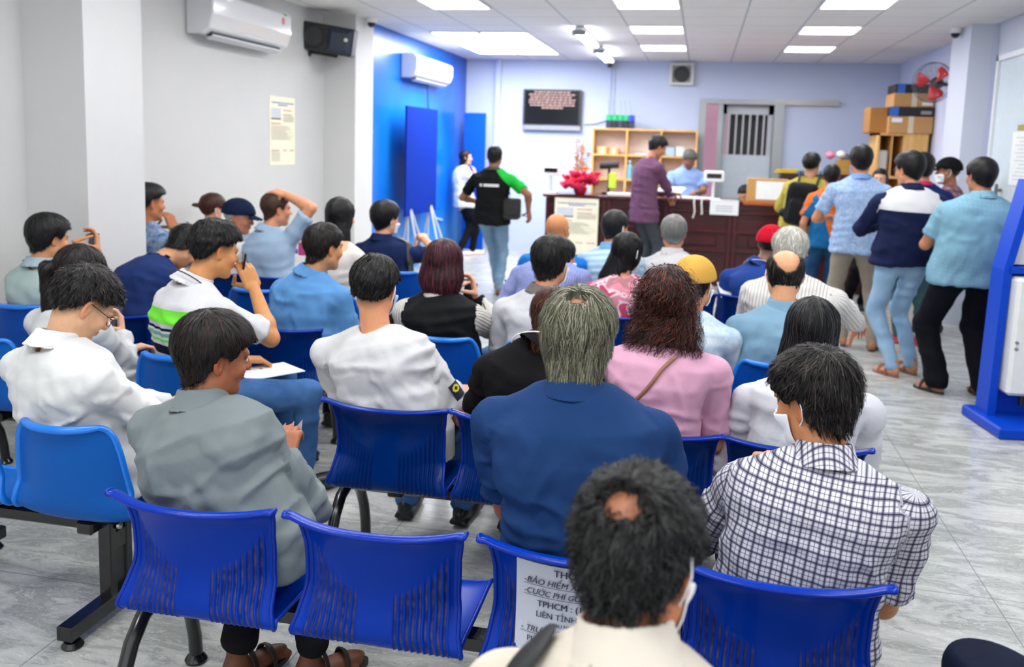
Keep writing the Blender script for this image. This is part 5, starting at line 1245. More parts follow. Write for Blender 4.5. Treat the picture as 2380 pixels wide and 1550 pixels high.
# ---------------------------------------------------------------- people
def hd(px, top, Y, dz=.128): return at(px, top, Y)-np.array([0, 0, dz])
def pel(x, yb, z=.515, d=.20): return (x, yb+d, z)
BT = dict(m=cloth('plain', '#16161b')); JEAN = dict(m=cloth('denim', '#2d4f80', '#4f7cb4')); NVT = dict(m=cloth('plain', '#1a1f30')); LJ = dict(m=cloth('denim', '#8fb4d8', '#a9cbe8'))
def T(c, sleeve='short', kind='plain', *a, **k): off = k.pop('off', .012); bare = k.pop('bare', None); capt = k.pop('capt', 1.0); nm = k.pop('name', 'shirt'); return dict(m=cloth(kind, c, *a, **k), sleeve=sleeve, off=off, bare=bare, capt=capt, name=nm)
def CL(c, *a, **k): tr = k.pop('trim', None); h = k.pop('h', .036); return dict(m=cloth(*a, **k) if a else cloth('plain', c), trim=tr, h=h)
BK = '#0b0a0b'
def HR(style='short', c=BK, c2='#2c2624', t=.018, **k): return dict(style=style, c=c, c2=c2, t=t, **k)
pp = {}
def PP(key, **k): r, i = person(**k); pp[key] = i; return i
# nearest row
PP('cream', label='man with thick black hair thinning at the crown, in a cream shirt', H=hd(1490, 1102, 1.26, .128), nb=tuple(hd(1490, 1102, 1.26, .128)+np.array([-.005, -.075, -.155])), hy=-18, hp=22, hr=-2, P=(-.06, 1.17, .52), ty=-4, sw=.185, bulk=.98, skin='#c07a56',
   hair=HR('short', '#0c0b0c', '#343634', .018, tt=.003, p2=.35, step=.008, steps=5, lift=.0018, down=.2, curl=.006, w=.0026, lump=.006, lf=60, crown=(0, -.07, .10), hole=((.0, -.108, .082), .032), hs=(1.2, 1.1, 1), keep=.4, stub=.45), top=T('#d8cfc0', 'short'), bottom=BT, collar=CL('#dcd4c6'), mask=True)
PP('knee', label='seated person in dark navy trousers, only a knee showing at the lower right corner', H=(.98, 1.47, 1.26), P=(.93, 1.30, .52), hy=0, sw=.17, skin='#b5795a', hair=HR(), top=T('#39424f'), bottom=dict(m=cloth('plain', '#10182e'), r=1.3), legs=[(tuple(at(2292, 1568, 1.98)), tuple(at(2292, 1568, 1.98)*[1, 1, 0]+[.05, .05, .12]), 0), ((1.02, 1.72, .52), (1.02, 1.75, .1), 0)], q=.8)
# first full row
PP('grey', label='man with dark brown hair in a grey long-sleeved shirt, bare heels in sandals', H=hd(497, 722, 2.30, .130), hy=-44, hp=10, hr=4, P=(-1.24, 2.22, .52), ty=-6, py=-4, sw=.19, bulk=1.08, skin='#9c5f42', nb=tuple(hd(497, 722, 2.30, .130)+np.array([-.015, -.05, -.185])),
   hair=HR('short', '#110b0a', '#2e1a15', .024, tf=.006, step=.012, steps=7, down=.5, lump=.002), top=T('#7d8789', 'long', off=.024), bottom=dict(m=BT['m'], up=.05), feet=dict(kind='sandal', c='#241c1a', dark=.42), legs=[((-1.38, 2.62, .50), (-1.30, 2.33, .10), -25), ((-1.27, 2.62, .49), (-1.08, 2.38, .10), -40)],
   hands=dict(R=dict(to=tuple(at(660, 1062, 2.56)), hint=(.75, -.45, -.6), f=(-.1, .6, .5))), collar=CL('#7d8789', h=.040), fold=1.8)
PP('oldpolo', label='broad man with long grey hair thinning at the crown, in a navy polo shirt', H=hd(1350, 660, 2.28, .140), hy=0, hp=8, P=(-.235, 2.24, .52), sw=.212, bulk=1.13, belly=.02, skin='#a8694c', nb=tuple(hd(1350, 660, 2.28, .140)+np.array([.0, -.045, -.180])),
   hair=HR('short', '#454638', '#918f78', .028, tt=-.002, p2=.45, step=.016, steps=8, down=.6, lift=.0008, w=.0016, lump=.003, n=1.7, crown=(0, -.055, .115), hole=((.0, -.085, .108), .030), keep=.45, stub=.15, drape=[((0, -.03, -.02), (0, -.055, -.125), .088, .062, .8)]),
   top=T('#1d3c6c', 'tee'), bottom=BT, collar=CL('#1d3c6c', h=.03), fold=1.4)
PP('plaid', label='man with a black fringe and a white face mask, in a dark-and-white checked shirt', H=hd(1902, 812, 2.33, .132), hy=48, hp=14, hr=-3, P=(.28, 2.24, .52), ty=-10, py=-4, sw=.205, bulk=1.1, skin='#c08258', mask=True,
   hair=HR('short', '#0d0b0b', '#463c36', .024, tt=.004, tf=.002, fringe=.022, step=.013, steps=6, lift=.002, down=.35, w=.0022, lump=.005, crown=(0, -.06, .115)), top=T('#dfdfe6', 'tee', 'plaid', '#4a4a6a', '#241a3c'), bottom=BT, collar=CL('', 'plaid', '#dfdfe6', '#4a4a6a', '#241a3c', h=.04),
   hands=dict(L=dict(to=(.20, 2.60, .735), hint=(-.5, -.5, -.6))))
PP('glasses', label='young man in glasses and a white dress shirt looking down at his phone', H=hd(192, 622, 2.62, .128), hy=-38, hp=38, hr=0, P=(-1.99, 2.62, .52), ty=-14, py=-10, sw=.195, bulk=1.02, skin='#d0a07c', glasses='#2a2226',
   nb=tuple(hd(192, 622, 2.62, .128)+np.array([-.05, -.09, -.17])), hair=HR('fade', '#100e0e', '#3a3432', .018, tt=.004, step=.010, steps=6, lift=.002, down=.1, w=.002, crown=(.02, -.07, .10), lump=.005), top=T('#dcdddd', 'long', off=.018), bottom=dict(m=cloth('plain', '#0e0e12')), collar=CL('#e0e0e0', h=.04),
   hands=dict(R=dict(to=(-1.80, 2.90, .68), hint=(.5, -.5, -.6), f=(-.1, .8, .25), d=(.5, .3, .8), fine=1), L=dict(to=(-1.90, 2.92, .66), f=(.3, .9, .2))), fold=1.6, legs=[((-2.02, 3.05, .50), (-2.02, 3.0, .10), -8), ((-1.78, 3.02, .50), (-1.80, 2.92, .10), -10)])
# second row
PP('tee', label='man in a plain white T-shirt with a sleeve patch, short black hair and mask straps', H=hd(873, 592, 3.28, .130), hy=0, hp=12, P=(-1.08, 3.21, .52), py=0, sw=.205, skin='#cf8f68', mask='#a9d2ec', nb=tuple(hd(873, 592, 3.28, .130)+np.array([.012, -.045, -.215])),
   hair=HR('fade', '#0e0d0e', '#3a3634', .017, step=.014, steps=6, down=.4, w=.0028, lump=.004, crown=(.02, -.03, .12)), top=T('#d3d3d5', 'tee', off=.02), bottom=JEAN, hands=dict(R=dict(to=(-.93, 3.55, .62))), fold=1.5)
PP('ponyblack', label='woman in black with white collar stripes and long brown ponytail, beside the grey-haired man', fem=True, H=at(1290, 742, 3.22), hy=-10, hp=18, P=(-.62, 3.22, .52), sw=.185, skin='#d9a78a', nb=tuple(at(1250, 835, 3.14)),
   hair=HR('tied', '#3c1c10', '#7a4524', .014, step=.012, drape=[((0, -.06, .03), (-.012, -.105, -.07), .035, .035, 1), ((-.012, -.105, -.07), (-.02, -.10, -.30), .038, .018, .8)], curl=.004), top=T('#121113', 'short'), bottom=BT, collar=CL('#151416', trim='#e8e4e0', h=.025))
PP('pink', label='woman with long curly dark auburn hair in a pale pink T-shirt', fem=True, H=hd(1552, 608, 3.25, .135), hy=0, hp=6, P=(-.13, 3.2, .52), sw=.188, bulk=1.12, skin='#bd7f58', nb=tuple(hd(1552, 608, 3.25, .135)+np.array([.0, -.04, -.20])),
   hair=HR('long', '#20100e', '#5c2c20', .020, curl=.026, cs=4, steps=13, step=.018, down=.9, p2=.4, w=.0026, lump=.006, lf=38, n=2.0, lift=.0006, drape=[((0, -.02, .02), (0, -.045, -.15), .088, .108, .62), ((0, -.05, -.15), (0, -.06, -.26), .108, .09, .55)]), top=T('#dba6bf', 'tee'), bottom=BT, fold=1.3)
PP('blacklong', label='woman with long straight black hair in a white long-sleeved blouse', fem=True, H=hd(1893, 683, 3.27, .135), hy=-8, hp=10, hr=3, P=(.39, 3.2, .52), sw=.2, bulk=1.05, skin='#d09a78', nb=tuple(hd(1893, 683, 3.27, .135)+np.array([.0, -.045, -.21])),
   hair=HR('long', '#0a0a0c', '#2a2a2e', .020, steps=12, step=.022, down=1.3, w=.0028, lump=.002, n=1.3, lift=.0003, p2=.3, drape=[((0, -.02, .02), (-.015, -.05, -.20), .086, .11, .62), ((-.03, -.05, -.20), (-.045, -.06, -.33), .10, .07, .55)]), top=T('#d2d4da', 'long', off=.02), bottom=dict(m=cloth('plain', '#56585c')), fold=1.3)
PP('striped', label='man in a white polo with green and navy bands, resting his hand against his face', H=hd(500, 514, 3.58, .128), hy=-40, hp=14, P=(-2.16, 3.52, .52), ty=-26, py=-32, sw=.205, bulk=1.08, skin='#c88b58', nb=tuple(hd(500, 514, 3.58, .128)+np.array([-.075, -.08, -.19])),
   hair=HR('fade', BK, '#2c2a2a', .020, tt=.004, tf=.003, step=.010, lump=.005), top=T('#d4d4d8', 'tee', 'bands', p=[(.355, .415, '#6fd63e'), (.325, .337, '#16162c'), (.298, .315, '#6f9f88'), (.275, .287, '#6ecb4a'), (.220, .260, '#16162c')]), bottom=JEAN, collar=CL('#d8d8dc', trim='#2c2c44'),
   hands=dict(R=dict(to=at(590, 668, 3.66), hint=(.5, -.3, -1.2), f=(-.45, -.05, 1.), d=(.6, -.75, .2), curl=(32, 45, 30), fine=1)), legs=[((-1.95, 3.93, .50), (-1.98, 4.0, .1), -30), ((-1.72, 3.72, .50), (-1.76, 3.75, .1), -35)])
PP('ponytail', label='woman with a long dark ponytail in a white blouse, holding up a phone', fem=True, H=hd(185, 568, 3.48, .125), hy=-42, hp=20, P=(-2.66, 3.5, .52), ty=-15, py=-10, sw=.185, skin='#d9ab8c', nb=tuple(hd(185, 568, 3.48, .125)+np.array([-.05, -.06, -.19])),
   hair=HR('tied', '#171213', '#3a2c2c', .016, steps=8, step=.014, drape=[((0, -.09, .035), (-.01, -.135, .02), .024, .03, 1), ((-.01, -.135, .02), (-.02, -.14, -.20), .034, .024, .8)]), top=T('#d6d7d9', 'long', off=.018), bottom=BT, hands=dict(R=dict(to=at(283, 775, 3.72), hint=(.6, -.3, -.8), f=(-.25, .2, 1), d=(.5, .6, .0), fine=1)), fold=1.2)
# third row
PP('mint', label='man in a pale mint polo with a black cross-body strap, at the left wall', H=hd(112, 499, 4.22, .128), hy=-26, hp=10, P=(-3.55, 4.26, .52), ty=-10, sw=.19, skin='#c48a62', hair=HR('short', BK, '#2a2828', .028, tt=.004), top=T('#a9bcba', 'short'), bottom=BT, collar=CL('#9fb0b8'),
   hands=dict(R=dict(to=at(226, 585, 4.5), hint=(.5, -.3, -.9), f=(-.2, .25, 1), d=(.6, .6, 0))), legs=[((-3.52, 4.62, .50), (-3.5, 4.5, .1), -8), ((-3.36, 4.62, .50), (-3.36, 4.6, .1), -12)])
PP('navybent', label='man in a navy T-shirt bending forward with a dark strap across his back', H=hd(428, 528, 4.62, .12), hy=-20, hp=55, P=(-3.0, 4.28, .52), ty=-25, py=-10, sw=.205, bulk=1.08, skin='#c58f6a', nb=tuple(hd(428, 528, 4.62, .12)+np.array([-.09, -.16, -.10])), hair=HR('short', BK, '#2a2828', .024, lift=.003, down=.0), top=T('#1d3164', 'short'), bottom=BT, bend=.06)
PP('bluepolo', label='man in a mid-blue polo turned to the right, short black hair', H=hd(754, 518, 4.36, .128), hy=-34, hp=6, P=(-1.98, 4.3, .52), ty=-16, py=-8, sw=.2, bulk=1.08, belly=.02, skin='#c48a60', nb=tuple(hd(754, 518, 4.36, .128)+np.array([-.06, -.05, -.19])),
   hair=HR('short', '#100c0b', '#3a241c', .020), top=T('#5f96cf', 'tee'), bottom=BT, collar=CL('#5f96cf'), fold=1.2)
PP('vest', label='woman with a burgundy bob in a black vest over striped sleeves, holding a phone', fem=True, H=hd(1032, 553, 4.32, .135), hy=-6, hp=14, P=(-1.2, 4.26, .52), ty=-6, sw=.19, bulk=1.08, skin='#d6a488', nb=tuple(hd(1032, 553, 4.32, .135)+np.array([-.01, -.04, -.20])),
   hair=HR('long', '#2a1016', '#5e2434', .026, steps=10, step=.016, down=1.1, lump=.002, p2=.35, drape=[((0, -.01, .02), (0, -.03, -.07), .098, .112, .8), ((0, -.03, -.07), (0, -.03, -.10), .112, .09, .75)]), top=T('#16171a', 'long', 'vest', '#dcd8d0', '#3a3a40', off=.022), bottom=JEAN, collar=CL('', 'vstripe', '#dcd8d0', '#3a3a40', p=.010),
   hands=dict(R=dict(to=at(1104, 688, 4.5), hint=(.6, -.3, -.8), f=(-.25, .2, 1.), d=(.6, .3, 0))))
PP('hoodie', label='man in a pale grey hooded jacket with a darker collar, black hair and mask straps', H=hd(1283, 549, 4.38, .130), hy=-14, hp=6, P=(-.71, 4.27, .52), sw=.195, skin='#c48a66', mask=True, nb=tuple(hd(1283, 549, 4.38, .130)+np.array([-.03, -.05, -.20])), hair=HR('short', BK, '#2c2a28', .026, tt=.003), top=T('#c6c8cd', 'long', off=.024), bottom=BT, collar=CL('#77716e'), fold=1.6)
PP('yellowcap', label='man in a backwards yellow cap and pale blue patterned shirt', H=hd(1618, 600, 4.3, .122), hy=-22, hp=6, P=(-.02, 4.27, .52), ty=-10, sw=.195, skin='#c98d6a', mask=True, hair=HR('short', BK, '#222', .010) | dict(c2='#222222'), top=T('#b4cfe2', 'short', 'mottle', '#d8e6ee', p=14), bottom=BT, cap=dict(m=cloth('plain', '#d9a94e'), nobrim=True))
PP('balding', label='balding man with dark side hair in a dusty blue polo', H=hd(1828, 578, 4.38, .122), hy=2, hp=10, P=(.385, 4.27, .52), sw=.2, bulk=1.05, skin='#d39a72', mask=True, nb=tuple(hd(1828, 578, 4.38, .122)+np.array([.0, -.05, -.21])),
   hair=HR('bald', '#0c0b0c', '#4a4540', .009, hole=((.0, -.05, .12), .125), hs=(.55, 1.3, 1.), stub=0, step=.013, down=.8, crown=(0, -.02, .12), w=.0026), top=T('#7fa5bd', 'tee'), bottom=BT, collar=CL('#7fa5bd', h=.045))
# fourth row
PP('gingham', label='man in a small blue-check shirt behind the man in the grey hooded jacket', H=at(1304, 598, 5.55), hy=-30, hp=10, P=(-.92, 5.26, .52), sw=.2, skin='#c48a66', mask=True, hair=HR(), top=T('#b4bce0', 'tee', 'gingham', '#5566b8', p=.012), bottom=BT, nb=(-.88, 5.42, .92))
PP('camo', label='woman with long black hair in a pink camouflage jacket', fem=True, H=hd(1460, 539, 5.35, .12), hy=-28, hp=10, P=(-.44, 5.26, .52), sw=.185, skin='#c9906c', mask=True, hair=HR('long', '#0d0c0e', '#2a2628', .016, steps=10, step=.018, down=1.2, drape=[((0, -.05, .0), (-.06, -.10, -.16), .07, .06, .6), ((-.06, -.10, -.16), (-.09, -.12, -.28), .055, .03, .5)]),
   top=T('#b07a80', 'long', 'camo', '#d98a9c', '#e6ccd4', '#c0486c', p=11), bottom=BT)
PP('whitestripe', label='white-haired man in a wide white shirt with fine stripes', H=hd(1840, 529, 5.2, .13), hy=-8, hp=10, P=(.52, 5.26, .52), ty=-12, sw=.225, bulk=1.22, skin='#c88a68', hair=HR('short', '#a8a79c', '#d6d4c8', .026, p2=.5, steps=7, step=.012, lift=.0014, stub=.1), top=T('#dcdad6', 'long', 'vstripe', '#8a8580', p=.018, off=.022), bottom=BT, hands=dict(R=dict(to=(.98, 5.55, .66))), nb=tuple(hd(1840, 529, 5.2, .13)+np.array([.03, -.05, -.20])))
PP('longstraight', label='woman with very long straight black hair and a sleeveless white top', fem=True, H=hd(792, 456, 5.22, .125), hy=-12, hp=6, P=(-2.17, 5.16, .52), ty=-15, sw=.175, skin='#d8a27c', hair=HR('long', '#0b0a0c', '#262326', .018, steps=11, step=.024, down=1.4, drape=[((0, -.03, .02), (.01, -.05, -.20), .085, .092, .65), ((.01, -.05, -.20), (.0, -.07, -.42), .092, .065, .55)]), top=T('#d8d2cc', 'none', bare=True, capt=.86), bottom=BT)
# front rows
PP('handhead', label='brown-haired man in a pale blue polo with his hand on top of his head', H=hd(643, 447, 5.9, .12), hy=-48, hp=4, P=(-2.93, 5.82, .52), ty=-18, py=-10, sw=.2, bulk=1.08, skin='#d08f6c', hair=HR('short', '#3a2418', '#5a3a26', .018), top=T('#a6bfd8', 'tee'), bottom=BT, collar=CL('#a6bfd8'),
   hands=dict(R=dict(to=at(662, 452, 5.86), hint=(1., -.1, .35), f=(-1., .1, .25), d=(.1, -.3, 1), shrug=.05)), nb=tuple(hd(643, 447, 5.9, .12)+np.array([-.05, -.05, -.20])))
PP('navycap', label='elderly man in a navy baseball cap with a curved peak and a white shirt', H=hd(556, 468, 5.95, .115), hy=-75, hp=12, P=(-3.3, 5.84, .52), ty=-30, sw=.175, skin='#b8795a', hair=HR('fade', '#b0aca4', '#d0ccc4', .01), top=T('#dedfe2', 'short'), bottom=BT, cap=dict(m=cloth('plain', '#14213f'), bm=cloth('plain', '#14213f')))
PP('bun', label='woman with red-brown hair tied in a small bun, against the left wall', fem=True, H=hd(496, 449, 6.35, .12), hy=-35, hp=6, P=(-3.68, 6.3, .52), sw=.165, skin='#cf9678', mask=True, hair=HR('tied', '#3a1c14', '#5a3022', .016, drape=[((0, -.09, .02), (-.0, -.145, .03), .018, .012, 1), ((-.0, -.145, .03), (.0, -.165, .032), .012, .012, 1)]), top=T('#dadadd', 'long'), bottom=BT, collar=CL('#e4e4e8'))
PP('bluepllaid', label='man in a blue plaid shirt partly hidden by the left pillar, hand raised', H=hd(346, 430, 5.5, .125), hy=-36, hp=4, P=(-3.66, 5.6, .52), ty=-12, sw=.16, skin='#b57450', hair=HR('fade', BK, '#222222', .024, tt=.006, tf=.006), top=T('#3f5c86', 'long', 'mottle', '#9fb4cc', p=9), bottom=BT, hands=dict(R=dict(to=at(404, 530, 5.75), hint=(.4, -.2, -1), f=(-.35, -.1, 1), d=(.8, -.5, 0), curl=(40, 50, 30))))
PP('backpackman', label='young man in a navy T-shirt with a dark backpack strap, sitting before the blue wall', H=hd(897, 469, 6.3, .13), hy=-30, hp=4, P=(-2.2, 6.25, .52), ty=-14, sw=.2, bulk=1.1, skin='#d29a78', mask=True, hair=HR('short', BK, '#2a2626', .032, tt=.006), top=T('#16264e', 'short'), bottom=BT, hands=dict(R=dict(to=at(985, 555, 6.6), hint=(.8, -.2, -.3))), collar=CL('#1a2b54'))
PP('bald', label='bald man in a bright blue polo in front of the counter poster', H=hd(1297, 496, 6.3, .115), hy=-22, hp=8, P=(-1.03, 6.25, .52), ty=-6, sw=.2, bulk=1.08, skin='#bf8154', top=T('#1f78cc', 'tee'), bottom=BT, collar=CL('#1c70c4'))
PP('hstripes', label='man in a pale blue horizontally striped polo, dark hair and mask', H=hd(1432, 489, 6.4, .125), hy=-35, hp=6, P=(-.57, 6.26, .52), ty=-8, sw=.195, bulk=1.05, skin='#c08560', mask=True, hair=HR('short', '#131214', '#3a3634', .02), top=T('#9cc2e0', 'tee', 'hstripe', '#c4dcec', p=.045), bottom=BT, collar=CL('#7ab0dc'))
PP('greyfront', label='grey-haired man in a pale grey shirt sitting right before the counter', H=hd(1568, 500, 6.4, .125), hy=2, hp=6, P=(-.12, 6.26, .52), ty=-6, sw=.2, bulk=1.05, skin='#b87a5a', hair=HR('short', '#6a6a66', '#9a9a90', .022), top=T('#c2c2c4', 'short'), bottom=BT, collar=CL('#c6c6c8'))
PP('redcap', label='man in a red cap and navy sweater with a white collar stripe', H=hd(1795, 530, 6.4, .115), hy=-18, hp=10, P=(.48, 6.26, .52), ty=-10, sw=.2, bulk=1.12, skin='#8f5f46', nb=tuple(hd(1795, 530, 6.4, .115)+np.array([-.08, -.07, -.19])), hair=HR('fade', '#1a1614', '#333333', .012), top=T('#22418a', 'long'), bottom=BT, collar=CL('#22418a', trim='#d8d4d0'), cap=dict(m=cloth('plain', '#c4102c'), nobrim=True))
# ---------------------------------------------------------------- standing people
def st(px_, tp_, Y, x_, **k):
    H = hd(px_, tp_, Y, k.pop('dz', .125)); sc = k.get('sc', 1.); k.setdefault('P', (H[0]+k.pop('dx', 0), Y-.03, .90*sc)); k.setdefault('bottom', BT); return dict(H=H, stand=True, **k)
g = atz(1085, 588, 0)
PP('girl', **st(1083, 346, 12.8, 0, label='young woman in a white blouse and black trousers standing by the blue panel', fem=True, sc=.94, hy=-70, py=-60, ty=-60, hp=2, sw=.16, skin='#d8a688', hair=HR('long', '#131012', '#222222', .014, drape=[((0, -.03, .0), (0, -.05, -.18), .07, .05, .7)]),
   top=T('#dfe2ea', 'short', off=.03), feet=dict(kind='shoe', c='#e6d4cc'), legs=[((-3.46, 12.75, 0), -60), ((-3.32, 12.95, 0), -60)], hands=dict(L=dict(to=at(1078, 480, 12.7)), R=dict(to=at(1104, 402, 12.9), hint=(.6, .2, -1), f=(-.3, .1, 1)))))
PP('greenblack', **st(1151, 336, 9.6, 0, label='man walking away in a black shirt with a green shoulder and pale jeans', hy=-2, sw=.20, bulk=1.05, skin='#8a5a42', hair=HR('short', BK, '#1a1a1a', .010), top=T('#131416', 'short', 'rightgreen', '#1fb03a'), bottom=dict(m=cloth('denim', '#5f7f9c', '#86a4bc')), feet=dict(kind='sandal', c='#2a1c18'), collar=CL('#4a4c46', h=.02),
   legs=[((-2.24, 9.95, 0), 0), ((-2.13, 9.55, 0), 0)], hands=dict(L=dict(to=at(1115, 470, 9.8), hint=(-.9, -.4, -.4)), R=dict(to=at(1228, 490, 9.62), hint=(.6, -.6, 0), f=(.2, .1, -1), d=(.8, -.3, 0)))))
PP('purple', **st(1530, 317, 10.75, 0, label='slim man in a mauve long shirt leaning over the counter with papers', hy=-68, hp=28, py=-50, ty=-55, sw=.175, sc=1.04, skin='#b5795a', dx=-.12, hair=HR('short', BK, '#222222', .026), top=T('#6d4a66', 'long', off=.024), hem=.80, bottom=dict(m=cloth('denim', '#343a40', '#4a5056')), legs=[((-.66, 10.78, 0), -45), ((-.54, 10.62, 0), -45)],
   hands=dict(L=dict(to=at(1545, 452, 11.05), hint=(-.2, .2, -1), f=(.9, .4, .1)), R=dict(to=at(1560, 455, 10.98), hint=(.1, -.8, -.8), f=(.9, .4, .1)))))
PP('clerk', **st(1604, 348, 12.05, 0, label='older clerk in a light blue shirt looking down behind the counter', hy=200, hp=38, py=180, ty=185, sw=.20, bulk=1.08, skin='#8f6048', dx=.0, hair=HR('short', '#4a4a48', '#8a8a86', .02), top=T('#8fabe0', 'short'), collar=CL('#93aee2'), legs=[((.0, 12.1, 0), 180), ((-.25, 12.1, 0), 180)],
   hands=dict(L=dict(to=(-.05, 11.72, 1.13), hint=(.6, .5, -.5), f=(-.4, -.8, 0)), R=dict(to=(-.30, 11.72, 1.13), hint=(-.6, .5, -.5), f=(.2, -.9, 0)))))
PP('yellow', **st(1889, 355, 9.9, 0, label='man in a yellow jacket wearing a large black backpack at the counter', hy=-25, hp=4, py=-10, ty=-12, sw=.2, bulk=1.1, skin='#c08a6a', mask=True, dx=-.08, hair=HR('fade', BK, '#222222', .018), top=T('#b8a94c', 'long', off=.026), bottom=dict(m=cloth('plain', '#1c1c20')), legs=[((1.0, 9.95, 0), 0), ((1.2, 9.9, 0), 0)], hands=dict(R=dict(to=(1.42, 10.15, 1.22), hint=(.5, -.5, -.6)), L=dict(to=(.98, 10.3, 1.1)))))
PP('orange', **st(1935, 385, 9.3, 0, label='person in an orange and blue shirt mostly hidden behind the queue', hy=-10, sw=.18, dx=.02, sc=.92, skin='#b5795a', hair=HR(), top=T('#1d6aa0', 'short', 'duo', '#e0742c'), bottom=dict(m=cloth('denim', '#1f4468', '#2e5a86')), P=(1.26, 9.3, .86), legs=[((1.13, 9.3, 0), 0), ((1.34, 9.3, 0), 0)], dz=.1))
PP('polo', **st(2004, 338, 8.05, 0, label='tall man in a pale blue patterned polo and beige trousers in the queue', hy=0, hp=4, sw=.205, bulk=1.06, skin='#c07f5c', sc=1.03, hair=HR('short', BK, '#222222', .022), top=T('#8fb0dc', 'short', 'mottle', '#b9cdea', p=45), hem=.84, bottom=dict(m=cloth('plain', '#a09688'), r=1.05), feet=dict(kind='sandal', c='#3a2a24'), collar=CL('#86ace4', h=.03), legs=[((1.30, 8.15, 0), 15), ((1.53, 8.02, 0), -15)],
   hands=dict(L=dict(to=(1.13, 8.32, 1.12), hint=(-.6, -.5, -.5)), R=dict(to=(1.42, 8.36, 1.15), hint=(.6, -.5, -.5)))))
PP('jacket', **st(2116, 355, 7.15, 0, label='man in glasses, a navy jacket with a white yoke and faded jeans', hy=38, hp=8, ty=6, py=8, sw=.21, bulk=1.08, skin='#c58a68', glasses='#2a2226', sc=1.0, hair=HR('short', BK, '#222222', .03, tt=.004), top=T('#1a2347', 'long', 'yoke', '#dcdcde', p=.38, off=.028), hem=.86, bottom=LJ, feet=dict(kind='sandal', c='#8a5a48'), collar=CL('#1a2347'), legs=[((1.52, 7.12, 0), 35), ((1.68, 7.25, 0), 30)],
   hands=dict(L=dict(to=(1.36, 7.45, 1.12), hint=(-.7, -.5, -.4)), R=dict(to=(1.62, 7.5, 1.12), hint=(.6, -.5, -.5)))))
PP('dotted', **st(2284, 367, 6.72, 0, label='heavy man in a light blue dotted shirt and black trousers in the queue', hy=22, hp=6, ty=4, py=4, sw=.225, bulk=1.2, belly=.03, skin='#b5795a', sc=1.0, dx=-.03, hair=HR('short', '#131011', '#453c36', .024), top=T('#82b0c4', 'short', 'dots', '#b8d8e2', p=.028, off=.02), hem=.80, bottom=dict(m=cloth('plain', '#101118'), r=1.25, cuff=.066), feet=dict(kind='sandal', c='#2a2420'), collar=CL('#86b4c8'), legs=[((1.74, 6.72, 0), 40), ((2.04, 6.70, 0), 10)],
   hands=dict(L=dict(to=(1.70, 6.98, 1.12), hint=(-.45, -.5, -.5)), R=dict(to=(2.0, 7.05, 1.1), hint=(.8, -.4, -.4)))))
PP('behind', **st(2146, 356, 8.35, 0, label='man in blue with a pink collar and black pack, behind the navy jacket', hy=10, sw=.2, dx=.02, skin='#b5795a', hair=HR('short', BK, '#222222', .028), top=T('#1c2c66', 'long'), bottom=dict(m=cloth('denim', '#3f5a60', '#52707a')), feet=dict(kind='shoe', c='#a83a30'), collar=CL('#c02a5a', h=.02), legs=[((1.83, 8.45, 0), 10), ((2.0, 8.35, 0), 5)]))
PP('blackcap', **st(2205, 372, 9.0, 0, label='man in a black cap and maroon plaid shirt facing left near the right pillar', hy=80, py=60, ty=60, hp=4, sw=.17, skin='#9a6448', mask=True, sc=.97, hair=HR('fade', BK, '#222222', .01), top=T('#9a8088', 'short', 'gingham', '#6a3040', p=.05), cap=dict(m=cloth('plain', '#121214')), legs=[((2.2, 9.0, 0), 70), ((2.3, 9.1, 0), 70)], P=(2.24, 9.02, .87), dz=.105))
PP('queuewoman', **st(2048, 388, 10.2, 0, label='woman with long black hair facing the camera, seen between the queueing men', fem=True, hy=160, py=170, ty=170, sw=.165, sc=.93, skin='#d3a184', hair=HR('long', BK, '#1c1c1e', .016, drape=[((0, -.03, .0), (0, -.05, -.2), .075, .08, .6)]), top=T('#d8dade', 'short'), legs=[((1.80, 10.2, 0), 170), ((1.65, 10.2, 0), 170)]))
c0 = at(1732, 447, 12.1)
PP('hiddenclerk', label='clerk seated low behind the counter, only dark hair showing beside the carton', H=c0-np.array([0, 0, .03]), hy=150, hp=25, P=(c0[0]+.05, 12.25, .55), py=180, ty=180, sw=.17, skin='#c99878', hair=HR('short', BK, '#222222', .02), top=T('#3a4048'), bottom=BT)
r = empty('office_chair', (c0[0]+.05, 12.28, 0), 'dark office chair hidden behind the counter under the seated clerk', 'chair'); b = MB(); b.box((-.22, -.22, .40), (.22, .22, .46), bev=.02); b.build('seat', BLK, r); b = MB(); b.tube([(0, 0, .05), (0, 0, .42)], .025, 10); b.build('pole', BLK, r, True)
b = MB(); [b.tube([(0, 0, .06), (.26*math.cos(a), .26*math.sin(a), .03)], .018, 8) for a in np.linspace(0, 2*math.pi, 6)[:-1]]; b.build('base', BLK, r, True)
# ---------------------------------------------------------------- things people carry
def phone(c, yaw, tilt, lab, s=1., scr='#2a2c38'):
    r = empty('mobile_phone', c, lab, 'phone'); r.rotation_euler = (math.radians(tilt), 0, math.radians(yaw)); b = MB(); b.box((-.037*s, -.0045, -.077*s), (.037*s, .0045, .077*s), bev=.004); b.build('case', mat('#caa9b4' if scr == '#2a2c38' else '#17181c', .3), r)
    b = MB(); b.box((-.034*s, -.0052, -.073*s), (.034*s, -.0044, .073*s)); b.build('screen', mat(scr, .15), r); return r
phone(at(308, 935, 2.98), -30, -62, 'phone in the hand of the man in glasses', scr='#b9a8b4')
phone(at(271, 727, 3.76), -20, -30, 'phone held up by the woman with the ponytail', scr='#2c3350')
phone(at(216, 572, 4.5), -10, -12, 'phone held up by the man in the mint polo', scr='#46424e')
phone(at(1090, 690, 4.5), -12, -20, 'dark phone held by the woman in the black vest', scr='#15161c')
phone(at(566, 612, 3.66), -50, -8, 'dark phone gripped by the man in the striped polo', s=.62, scr='#101014')
